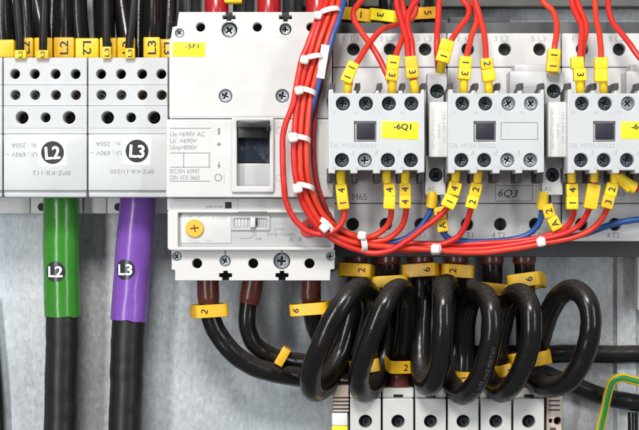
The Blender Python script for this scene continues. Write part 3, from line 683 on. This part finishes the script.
path_wire([(464, 93, 172), (464, 86, 178), (465, 72, 181), (467, 57, 178), (471.5, 36, 160), (477, 20, 146), (476, 8, 138), (471, -6, 130), (464, -40, 116)], RW, 'red',
          'red wire into the first top terminal of contactor 6Q3', GU, ferrule=((463.8, 95, 170), (464, 80, 178), 3.8, 4.2),
          sleeves=((465.8, 62.4, 182, 12, 12, 6, '1', -90), (464.8, 73.5, 182, 12, 11, 6, '3', -90)))
path_wire([(489.5, 93, 172), (489, 86, 178), (487.5, 72, 181), (486, 57, 176), (484.5, 36, 160), (479.5, 16, 148), (475.5, 0, 140), (472, -40, 124)], RW, 'red',
          'red wire into the second top terminal of contactor 6Q3', GU, ferrule=((489.3, 95, 170), (489, 80, 178), 3.8, 4.2),
          sleeves=((487.2, 63.5, 182, 12, 10.5, -5, '2', -90), (489, 75, 182, 12.6, 11.5, -8, '', -90)))
path_wire([(553, 73, 146), (553, 64, 156), (554, 50, 158), (556.5, 36, 150), (557, 24, 138), (552, 11, 126), (543, 1, 120), (540, -12, 114), (538, -40, 104)], RW, 'red',
          'red wire with rounded yellow sleeve into the second coil terminal', GU, ferrule=((553.2, 75, 142), (553, 62, 156), 4.4, 4.6),
          sleeves=((554.3, 55, 160, 12.6, 12, 4, '1', -90), (553.2, 66, 160, 12.6, 11, 4, '1', -90)))
path_wire([(580.5, 93, 172), (580, 86, 178), (579.5, 72, 181), (580, 57, 176), (581.5, 38, 164), (581, 26, 152), (575, 12, 142), (571.5, 0, 134), (570, -40, 120)], RW, 'red',
          'red wire into the first top terminal of right contactor, forward of its twin', GU, ferrule=((580.6, 95, 170), (580, 80, 178), 4.2, 4.4),
          sleeves=((577.8, 62.6, 182, 12.4, 11.5, -2, '', -90), (580.5, 74.5, 182, 12.4, 12, -3, '3', -90)))
path_wire([(582, 91, 168), (582, 80, 170), (581.5, 66, 170), (582.5, 52, 168), (585.5, 32, 156), (584.5, 20, 146), (579, 8, 138), (576.5, -4, 130), (576, -40, 116)], RW, 'red',
          'red wire bulging right behind its twin above the right contactor', GU)
path_wire([(603.5, 93, 172), (603.3, 86, 178), (602, 72, 181), (601.5, 57, 176), (600, 38, 164), (596.5, 20, 150), (595, 4, 140), (594, -40, 122)], RW, 'red',
          'red wire with blank yellow sleeve into the right contactor', GU, ferrule=((603.4, 95, 170), (603.3, 80, 178), 3.4, 3.8),
          sleeves=((601.6, 63, 182, 12.6, 11, 0, ''), (601.6, 75, 182, 12.6, 12.5, 0, '')))
path_wire([(660, 86, 170), (650, 70, 172), (637.5, 54, 168), (625, 37, 158), (613.5, 23, 146), (609, 10, 138), (608, -6, 130), (608, -40, 120)], RW, 'red',
          'red wire running down to the right edge across the right contactor', GU)

# the tied bundle: common centre line, each wire at its own offset (u across, v towards the viewer)
CL = [(339, -45, 120), (336, -12, 140), (331, 10, 155), (322, 35, 165), (314.5, 60, 168), (309, 80, 168), (305, 96, 168), (302.3, 115, 170), (301, 135, 172), (300.5, 155, 172),
      (302, 175, 170), (307, 195, 164), (315.5, 213, 158), (328, 228, 152), (344, 238, 146), (361, 242.5, 143), (398, 246.5, 141), (435, 248.5, 140), (480, 247.5, 140), (520, 243.5, 140), (545, 239.5, 140), (566, 234, 140)]
def bundled(u, v, upto, tail, u2=None, v2=None, i0=9, span=5.):
    out = []
    sel = [c for c in CL if c[0] <= upto or c[1] < 200]
    for i, c in enumerate(sel):
        a, bb = CL[max(0, i - 1)], CL[min(len(CL) - 1, i + 1)]
        tx, ty = bb[0] - a[0], bb[1] - a[1]; l = math.hypot(tx, ty); nx, ny = ty / l, -tx / l
        f = max(0., min(1., (i - i0) / span)); uu = u + ((u if u2 is None else u2) - u) * f; vv = v + ((v if v2 is None else v2) - v) * f
        out.append((c[0] + nx * uu, c[1] + ny * uu, c[2] + vv))
    return out + tail
GB = 'red wires of the tied bundle'
LS = 166
def low_sleeves(x1, y1, a1, t1, x2, y2, a2, t2, d=LS, r=90): return ((x1, y1, d, 11.2, 12.5, a1, t1, r), (x2, y2, d, 11.4, 12.5, a2, t2, r))
path_wire([(328, -45, 120), (324, -12, 140), (319, 14, 158), (311, 36, 168), (302.5, 58, 172), (297.5, 80, 174), (292.5, 105, 176), (285.5, 124, 174), (283, 136, 172), (282.7, 156, 172), (283.5, 182, 170), (287, 204, 164), (296, 221, 160), (309, 232, 158), (323, 234.5, 158), (336, 229, 160), (343.5, 219, 162), (344.5, 208, 164), (343, 195, 166), (341, 180, 166), (341, 168, 172)], RW, 'red',
          'red wire looping loosely outside the ties to the first lower terminal', GB, ferrule=((340.5, 168, 172), (341, 182, 166), 4.6, 4.2),
          sleeves=low_sleeves(341.6, 190.5, -6, '4', 343, 203, -7, '1'))
path_wire(bundled(6, 2, 352, [(364, 238.5, 144), (376, 235, 146), (385.5, 228, 150), (390.5, 218, 156), (391.5, 207, 162), (389.5, 193, 166), (387, 180, 168), (386.5, 168, 172)]), RW, 'red',
          'red wire curving up to third lower terminal under the blank sleeve', GB, ferrule=((386, 168, 172), (387, 182, 168), 4.2, 4.),
          sleeves=low_sleeves(389.6, 190, -5, '4', 389.5, 202.5, 4, ''))
path_wire(bundled(2.5, -4.5, 358, [(374, 241.5, 142), (389, 238, 144), (399, 230, 148), (404.5, 219, 154), (406, 206, 162), (405.3, 192, 166), (405, 180, 168), (406, 168, 172)]), RW, 'red',
          'red wire curving up to the fourth lower terminal under two 4 sleeves', GB, ferrule=((406, 168, 172), (405, 182, 168), 4.2, 4.),
          sleeves=low_sleeves(405.2, 189.5, 0, '4', 405.2, 202, 0, '4'))
path_wire(bundled(-6.5, 3, 350, [(361, 251, 146), (376, 253.5, 148), (392, 250, 150), (408, 240, 152), (424, 228, 154), (438, 217, 158), (447, 208, 162), (452.5, 195, 168), (455, 182, 168), (456, 168, 172)]), RW, 'red',
          'red wire dipping lowest then rising diagonally over the blue wire', GB, ferrule=((456.5, 168, 172), (455, 182, 168), 4.4, 4.2),
          sleeves=((454.6, 188.5, 170, 12.4, 12.5, 14, '4'), (449.8, 201.5, 170, 13.4, 12.5, 25, '1')))
path_wire(bundled(-3.5, -5, 400, [(418, 250, 140), (432, 246.5, 142), (446, 243, 144), (458, 236, 146), (466, 225, 152), (470, 213, 160), (474, 196, 166), (477, 182, 168), (478.5, 168, 172)]), RW, 'red',
          'red wire rising to the second lower terminal of contactor 6Q3', GB, ferrule=((478.8, 168, 172), (477, 182, 168), 4.4, 4.2),
          sleeves=((475.8, 189.5, 168, 11.4, 12.5, 12, '2'), (472.4, 202, 168, 11.4, 12.5, 14, '2')))
path_wire(bundled(-5, -9.5, 500, [(538, 238.5, 139), (553, 234, 142), (565, 228, 146), (572, 219, 152), (574, 209, 160), (573, 196, 166), (572, 182, 168), (572, 168, 172)], 4, -4), RW, 'red',
          'red wire to the first lower terminal of the right contactor', GB, ferrule=((572, 168, 172), (572, 182, 168), 3.6, 3.8),
          sleeves=low_sleeves(572.7, 190.2, -2, '4', 572.7, 202.8, 0, '1'))
path_wire(bundled(1, -10, 490, [(530, 242, 143), (552, 237.5, 146), (569, 232, 150), (580, 225, 154), (587, 214, 160), (591, 202, 166), (594, 184, 168), (595, 168, 172)], -1, 1), RW, 'red',
          'red wire under the long blank yellow sleeve of the right contactor', GB, ferrule=((595, 168, 172), (594, 182, 168), 4., 4.),
          sleeves=((592.6, 196.5, 168, 13, 24, 10, ''),))
path_wire(bundled(-.5, 1.5, 440, [(470, 252.5, 143), (510, 249, 143), (545, 243.5, 144), (572, 238, 146), (590, 230.5, 150), (601, 220, 156), (607, 209, 162), (611, 196, 168), (614, 182, 168), (615, 168, 172)], -1.5, 4), RW, 'red',
          'red wire lowest along the run, rising to sleeves 3 and 2', GB, ferrule=((615, 168, 172), (614, 182, 168), 4., 4.),
          sleeves=((612, 189.5, 168, 11.6, 12.5, 14, '2'), (608.4, 202, 168, 11.6, 12.5, 14, '3')))
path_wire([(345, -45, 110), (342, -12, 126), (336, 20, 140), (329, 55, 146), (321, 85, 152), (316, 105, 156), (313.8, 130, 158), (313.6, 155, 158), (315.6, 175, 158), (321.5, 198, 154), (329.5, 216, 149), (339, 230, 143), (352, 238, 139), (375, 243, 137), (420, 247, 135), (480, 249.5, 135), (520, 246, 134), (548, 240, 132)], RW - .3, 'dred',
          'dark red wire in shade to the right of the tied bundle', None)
path_wire([(690, 178, 160), (662, 184, 160), (645, 189, 162), (634, 188, 165), (625, 182, 168), (619, 176, 170), (618, 168, 172)], RW, 'red', 'short red wire leaving right from a yellow funnel', None,
          ferrule=((620, 174, 170), (633, 188, 165), 4.2, 6.4), sleeves=((627, 184, 166, 11, 13, -48, ''),))
GL = 'blue wires'
path_wire(bundled(10.2, 2, 356, [(372, 242.5, 138), (388, 243, 138), (404, 239, 140), (416, 231.5, 142), (425, 221, 144), (430, 211, 146), (432, 202, 148), (432, 190, 146)], 3, -15, 6, 3.), RW, 'blue',
          'blue wire from the bundle up to the first coil terminal', GL, ferrule=((432.5, 192, 146), (431.8, 206, 147), 5.4, 5.6))
path_wire([(437, 192, 138), (438, 202, 140), (440, 212, 142), (441, 226, 142), (444, 234, 140), (451, 239.5, 138), (463, 241, 136), (480, 241.5, 134), (500, 240.5, 133), (518, 238, 133), (531, 232.5, 134), (539, 223, 138), (541.5, 212, 142), (542.5, 200, 146), (544, 190, 146)], RW, 'blue',
          'blue wire linking the first and second coil terminals behind the red run', GL, ferrule=((545.5, 192, 146), (543.5, 206, 146), 5.4, 5.6),
          sleeves=((440.2, 213, 146, 11, 12, -12, '2'), (442.6, 225.5, 146, 11, 12, -8, 'A')))
path_wire([(547, 192, 140), (548, 204, 140), (551, 214, 142), (556, 226, 142), (561, 234, 139), (572, 236.5, 137), (588, 232.5, 136), (606, 226, 136), (624, 221.5, 136), (645, 219, 136), (690, 216, 130)], RW + .2, 'blue',
          'blue wire running off the right edge above the dark rail', GL, sleeves=((549, 211, 146, 11, 13, -15, '2'), (555, 223.5, 146, 11, 13, -27, 'A')))
b = MB(); b.rbox(318.8, 327.2, 44.5, 78.5, 172, 173.2, M['paper'], .4, rot=-9); b.rbox(321.5, 326.8, 50, 76, 173.2, 173.5, M['cream'], .1, rot=-9)
tag(b.build('wire_tag'), 'blank white flag tag hanging on the blue wire beside the bundle', 'tag')

# cable ties
def tie(x, y, d, ang, w, dep, hx, hy, label, band=5.2, hs=8.5, tail=0.):
    """nylon strap round the bundle; ang = direction of the bundle in the picture, (hx, hy) = its square head"""
    t = MB(); c = P(x, y, d); mtx = Matrix.Rotation(-R(ang), 3, 'Y') @ Matrix.Rotation(R(-13), 3, 'X')
    t.hoop(c, mtx, w - 3.5, dep, band, 1.2, M['nylon'], .9)
    o = t.build('cable_tie'); tag(o, label, 'cable tie', 'white nylon cable ties')
    h = MB(); h.rbox(hx - hs / 2, hx + hs / 2, hy - hs / 2, hy + hs / 2, d + dep / 2 - 3, d + dep / 2 + 3.2, M['nylon'], 2.6, rot=-ang, seg=4)
    if tail: h.rbox(hx - hs * .3, hx + hs * .3, hy - hs / 2 - tail, hy - hs / 2 + 1, d + dep / 2 - 1, d + dep / 2 + .6, M['nylon'], .4, rot=-ang)
    h.build('tie_head', o)
tie(329.5, 13.2, 155, 15, 26, 26, 318, 15, 'white cable tie topmost on the red bundle beside orange strap marker 1', hs=8.5)
tie(312, 60, 168, 14, 27, 25, 304.5, 59.5, 'white cable tie holding the bundle beside the white flag tag', hs=9)
tie(306, 93, 168, -15, 25, 25, 299, 90.2, 'white cable tie on the bundle level with the breaker cover screws', hs=9)
tie(299.5, 140, 172, -9, 25, 25, 293, 137.3, 'white cable tie on the bundle level with the black toggle', hs=10)
tie(304, 188, 166, -12, 24, 25, 297.5, 188.3, 'white cable tie with square head above the red dial', hs=10)
tie(326, 226.5, 153, -45, 25, 24, 324.5, 227.5, 'white cable tie at the bundle bend beside the red dial', hs=9.5)
tie(361.5, 243, 143, -80, 23, 24, 362, 235.5, 'white cable tie on the wire run under the M65 marking', band=6, hs=9)
tie(435.5, 249, 141, -88, 15, 20, 435.5, 249, 'white cable tie on the wire run under the first A marker', band=6.5, hs=9.5)
tie(542, 241, 141, 80, 13, 20, 541.5, 242, 'white cable tie on the wire run under the second coil terminal', band=6.5, hs=9.5)

# ------------------------------------------------------------------ breaker outgoing cables
def shrink(parent, pts, rad, mat='brown'):
    b = MB(); b.tube(pts, lambda f: rad * (1. if .06 < f < .94 else .93), M[mat], 24, 2., wrinkle=.4); b.build('heat_shrink', parent)
GM = 'black cables leaving the circuit breaker'
o = black_cable([(208, 262, 78), (208, 290, 78), (210, 312, 76), (218, 334, 74), (234, 354, 74), (256, 367, 72), (284, 374.5, 66), (320, 379, 52), (360, 381, 40), (420, 382, 30), (520, 383, 22)], 10, 'black cable from the breaker\'s left pole, lowest of three, with strap marker 2', group=GM)
shrink(o, [(208, 266, 78), (208, 285, 78), (208.6, 303, 77)], 11.2)
strap(o, 209, 310.5, 79, 35, 13, 32, 3, 18, 0, '2', -9, 6.5, 70)
o = black_cable([(253, 262, 74), (252, 285, 74), (248.5, 304, 72), (247, 325, 70), (254, 343, 66), (270, 355, 60), (294, 361, 52), (330, 364, 40), (380, 366, 30), (470, 368, 20)], 9, 'black cable from the breaker\'s middle pole with a bent yellow strip', group=GM)
shrink(o, [(253.5, 266, 74), (252.3, 285, 74), (248.8, 303, 72)], 11.)
b = MB(); b.rbox(278, 287, 347.5, 366.5, 54, 80, M['amber'], 1., rot=-30); b.build('strap_marker', o)
o = black_cable([(311, 262, 74), (311, 290, 74), (312, 312, 70), (317, 332, 60), (328, 350, 46), (346, 362, 34), (380, 370, 24), (440, 372, 14), (480, 372, 12)], 9, 'black cable from the breaker\'s right pole with strap marker 6', group=GM)
shrink(o, [(311, 266, 74), (311, 285, 74), (311, 303, 73)], 10.2)
strap(o, 311, 308.5, 78, 40, 12, 32, 5, -14, 0, '6', -12, 6.5, 70)

# ------------------------------------------------------------------ looped cables from the contactors to the lower terminals
GC = 'looped black cables between contactors and lower terminals'
SR = 10.6
def loop_cable(pts, label, top, bot, tstrap, bstrap, mat='pvc'):
    b = MB(); path = b.tube(pts, SR, M[mat], 28, 2.4, jit=.45, wob=.018, wrinkle=.05); o = b.build('looped_cable'); tag(o, label, 'cable', GC)
    shrink(o, [(top, 236, 56), (top, 248, 56), (top, 264, 56)], SR + 1.2)
    shrink(o, [(bot, 372, 53), (bot, 388, 50), (bot, 402, 50)], SR + .9)
    if tstrap: strap(o, *tstrap)
    if bstrap: strap(o, *bstrap)
    return o, path
def top_in(x): return [(x, 236, 56), (x, 252, 56), (x, 268, 54)]
def bot_out(x): return [(x, 378, 52), (x, 392, 50), (x, 406, 48)]
loop_cable(top_in(356) + [(354, 300, 46), (346, 336, 44), (335, 366, 52), (323, 388, 72), (313, 391, 92), (310.5, 377, 110), (318, 353, 126), (331, 323, 134), (346, 299, 132), (359, 288, 118), (369, 295, 96), (372, 318, 74), (368, 350, 58)] + bot_out(365),
           'looped black cable furthest left, marked 2 at its top', 356, 365, (356.5, 271, 60, 35, 13.5, 30, -4, -12, -6, '2', 8, 7., 90), (364.5, 366, 58, 28, 13, 28, 8, 12, 0, '', 0))
loop_cable(top_in(389) + [(389, 304, 46), (388, 336, 42), (382, 366, 50), (372, 388, 70), (362, 391, 90), (359, 376, 110), (365, 353, 126), (376.5, 322, 136), (388, 300, 134), (398, 289, 118), (406.5, 297, 96), (407, 322, 76), (403, 350, 60)] + bot_out(399),
           'looped black cable second from left, with a 2 strap above its lower end', 389, 399, (390, 285, 64, 37, 12, 32, 3, 0, -16, '1', 7, 6.5, 80), (400, 363.5, 60, 30, 13, 30, -3, 14, 12, '2', 2, 6.5, 0))
loop_cable(top_in(421.5) + [(421.5, 300, 60), (420.5, 335, 64), (420.5, 366, 74), (425.5, 384, 92), (433, 383, 112), (440, 362, 126), (443.5, 330, 134), (443.5, 304, 132), (444, 288, 116), (448, 286, 94), (449, 306, 70), (444, 345, 50)] + bot_out(431),
           'upright looped black cable third from left, nearly edge-on', 421.5, 431, (421.5, 270.5, 60, 37, 13.5, 30, 3, -16, -4, '6', 9, 7., 95), None, 'pvc')
o4, p4 = loop_cable(top_in(456.5) + [(456.5, 300, 48), (453, 336, 44), (450, 366, 52), (452.5, 386, 74), (462, 394.5, 96), (474, 386, 114), (486, 360, 128), (492, 330, 136), (491, 308, 134), (484.5, 295, 118), (474, 294, 92), (467, 312, 68), (464, 346, 52)] + bot_out(464),
           'looped black cable fourth from left, with white printing along it', 456.5, 464, (456.5, 271.5, 60, 33, 13.5, 30, -3, 8, -4, '2', -7, 7., 90), (464, 377, 62, 22, 12, 26, -4, 10, 0, '1', -4, 6., 100))
loop_cable(top_in(492.5) + [(492.5, 304, 46), (491, 336, 42), (490, 364, 50), (493, 384, 72), (502, 392, 94), (514, 383, 112), (526, 358, 126), (531.5, 330, 134), (530.5, 309, 132), (523.5, 296, 116), (512.5, 296, 92), (505, 314, 68), (499, 346, 52)] + bot_out(497),
           'looped black cable fifth from left, under strap marker 1', 492.5, 497, (492, 292, 62, 36, 12, 32, -6, 0, -14, '1', -8, 6.5, 70), (506, 369, 64, 24, 12, 28, 14, 14, 0, '1', 0, 6., 100))
loop_cable(top_in(524.5) + [(525, 304, 46), (526, 336, 42), (528, 362, 50), (536, 380, 72), (552, 387.5, 92), (570, 379, 108), (585, 352, 120), (591, 322, 126), (587.5, 302, 124), (575, 290, 112), (561, 294.5, 94), (549, 314, 76), (539, 344, 60), (532, 366, 52)] + bot_out(529),
           'widest looped black cable furthest right, in front of bare steel', 524.5, 529, (527, 281.5, 62, 36, 14, 32, 5, -22, -10, '6', 7, 7., 90), (530, 359, 66, 42, 14, 34, 10, 0, 0, '', 0))
# print on the fourth cable (runs along its front strand)
def along(path, txt, i0, h, mat, parent, rad, phi):
    vs, fs = raw_text(txt); sc = h / cap_height(); cum = [0.]
    for a, c in zip(path, path[1:]): cum.append(cum[-1] + (c - a).length)
    b = MB(); out = []
    for v in vs:
        sl = cum[i0] + v.x * sc; j = max(1, next((q for q, cc in enumerate(cum) if cc > sl), len(cum) - 1))
        f = (sl - cum[j - 1]) / max(1e-6, cum[j] - cum[j - 1]); c = path[j - 1].lerp(path[j], f); tn = (path[j] - path[j - 1]).normalized()
        to = Vector((0, -1, 0)); to = (to - tn * to.dot(tn)).normalized(); side = tn.cross(to)
        a = phi - (v.y - .35) * sc / rad; out.append(c + (to * math.cos(a) + side * math.sin(a)) * (rad + .15))
    b.add(out, fs, mat); return b
front = [i for i, p in enumerate(p4) if p.y < -95]
i0 = front[0] + 3
along(p4, 'H07V-K 1x35 mm2 450/750V', i0, 3.8, M['cprint'], o4, SR, .35).build('cable_print', o4)

# ------------------------------------------------------------------ lower terminal blocks
GT = 'grey feed-through terminals along the bottom edge'
def terminal(x0, label):
    global OX
    t = thing('feed_through_terminal', label, 'terminal block', (x0 + 15, 440, 0), GT)
    b = MB()
    b.rbox(x0, x0 + 31, 398.2, 470, 0, 62, M['grey'], .8)
    b.plate([(x0, 388), (x0 + 31, 388), (x0 + 31, 397.4), (x0 + 20.5, 397.4), (x0 + 20.5, 394.6), (x0 + 11, 394.6), (x0 + 11, 397.4), (x0, 397.4)], [], 0, 66, M['grey'], .6)
    b.rbox(x0 + 11, x0 + 20.5, 394, 398.6, 40, 62.5, M['hole'], .2)
    b.plate(rrect(x0 + .2, x0 + 30.8, 398.6, 470, 1.2), [(x0 + 15.5, 421.5, 6.6)], 61, 78, M['grey'], .9)
    b.disc(x0 + 15.5, 421.5, 62.3, 7.2, M['hole']); b.build('housing', t)
    screw(x0 + 16.4, 421.9, 66.5, 4.6, t, M['brass'] if x0 in (382,) else M['dsteel'], 'clamp_screw', x0 * 7 % 90, .13)
for x0, lb in ((350, 'grey terminal beside the ridged beige end clamp'), (382.6, 'grey terminal under the lower 2 strap, with brassy screw'), (415.2, 'grey terminal under the upright looped cable'),
               (447.8, 'grey terminal under the loop with white printing'), (480.6, 'grey terminal second from the beige terminal on the right'), (513.4, 'grey terminal touching the beige terminal on the right')):
    terminal(x0, lb)
t = thing('end_clamp', 'beige ridged end clamp with white and yellow label at the bottom', 'end clamp', (340, 440, 0))
b = MB(); b.rbox(333.5, 348.5, 385.5, 412, 0, 66, M['beige'], 1.)
for i in range(5): b.rbox(332.8, 348.8, 395 + i * 3.7, 397 + i * 3.7, 20, 67.6, M['beige'], .7); b.rbox(333.2, 348.6, 397.2 + i * 3.7, 398.5 + i * 3.7, 20, 66.3, M['hook'], .2)
b.rbox(333, 348.6, 412, 470, 0, 60, M['beige'], 1.); b.build('clamp_body', t)
b = MB(); b.rbox(332, 347.5, 413, 425.6, 58, 68, M['paper'], .8); b.rbox(332, 347.5, 426, 470, 58, 68, M['lemon'], .8); b.build('label_holder', t)
t = thing('earth_terminal', 'narrow beige terminal with small square and round holes at the bottom', 'terminal block', (554, 440, 0))
b = MB(); b.plate(rrect(546.6, 562.4, 394, 470, 1.), [(557.8, 421, 4.), [(549, 419), (552.4, 419), (552.4, 423), (549, 423)]], 30, 66, M['beige'], .7); b.rbox(547, 562, 396, 470, 0, 40, M['beige'], .7)
for i in range(3): b.rbox(549, 560, 400 + i * 4.6, 401.6 + i * 4.6, 60, 66.4, M['hook'], .3)
b.disc(557.8, 421, 42, 4.6, M['hole']); b.rbox(548.4, 553, 418.4, 423.6, 40, 42, M['hole'], .2); b.rbox(550, 556, 427.5, 435, 60, 66.3, M['hook'], .3)
b.build('housing', t)

# ------------------------------------------------------------------ right-hand side
o = black_cable([(470, 354, 14), (520, 354, 14), (560, 354, 14), (600, 354, 14), (640, 354.5, 14), (700, 355, 14)], 9.4, 'straight black cable running level behind the widest loop to the right edge', group='black cables at lower right')
o = black_cable([(520, 366, 12), (545, 374, 13), (575, 386, 14), (605, 397, 14), (640, 403, 14), (700, 406, 14)], 9., 'sloping black cable below the level one, behind the earth wire', group='black cables at lower right')
o = black_cable([(633, 412, 5), (633, 430, 6), (634, 480, 6)], 5.6, 'short upright black cable in the lower right corner', group='black cables at lower right')
b = MB(); b.tube([(596, 470, 40), (600, 430, 42), (605, 408, 44), (609, 390, 46), (613, 381, 46), (621, 377.6, 46), (632, 380, 44), (650, 384, 42), (700, 388, 40)], 4.5, M['gstripe'], 20, 2., mat2=M['ystripe'], stripe=(0, 1, 2, 7, 8, 9, 10), twist=.0)
tag(b.build('earth_wire'), 'green and yellow striped earth wire bent over in the lower right corner', 'wire')
b = MB(); b.rbox(617, 636.5, 236, 470, 0, 7, M['steel'], 1.); b.rbox(637.6, 700, 240, 310, 0, 30, M['cream'], 1.)
tag(b.build('steel_upright'), 'narrow upright panel under the right contactor at the right edge', 'panel')

# ------------------------------------------------------------------ light, camera
w = bpy.data.worlds.new('World'); scene.world = w; w.use_nodes = True
bg = w.node_tree.nodes['Background']; bg.inputs[0].default_value = (.92, .96, 1., 1); bg.inputs[1].default_value = .22
def area(name, loc, target, size, power, col, sy=None):
    l = bpy.data.lights.new(name, 'AREA'); l.energy = power; l.color = col; l.size = size
    if sy: l.shape = 'RECTANGLE'; l.size_y = sy
    o = bpy.data.objects.new(name, l); COL.objects.link(o); o.location = loc
    o.rotation_euler = (Vector(target) - Vector(loc)).to_track_quat('-Z', 'Y').to_euler(); return o
area('key_lamp', (-.14, -1.15, .80), (0, 0, .03), .38, 18.5, (1, .985, .955), .30)
area('strip_lamp', (-.58, -1.0, .06), (0, 0, 0), .12, 6.5, (.95, .98, 1.), .8)
area('strip_lamp', (.66, -.95, .10), (0, 0, 0), .09, 3.0, (.93, .97, 1.), .65)
cam = bpy.data.cameras.new('camera'); co = bpy.data.objects.new('camera', cam); COL.objects.link(co)
co.location = (0, -H * U, 0); co.rotation_euler = (R(90), 0, 0)
cam.sensor_width = 36.; cam.lens = 36. * (H - REF) / 639.; cam.clip_start = .01; cam.clip_end = 50.
cam.dof.use_dof = True; cam.dof.focus_distance = (H - 140) * U; cam.dof.aperture_fstop = 22.
scene.camera = co
scene.view_settings.view_transform = 'Standard'; scene.view_settings.look = 'None'; scene.view_settings.gamma = 1.; scene.view_settings.exposure = 0.
scene.render.engine = 'CYCLES'; scene.cycles.max_bounces = 8; scene.cycles.use_denoising = True
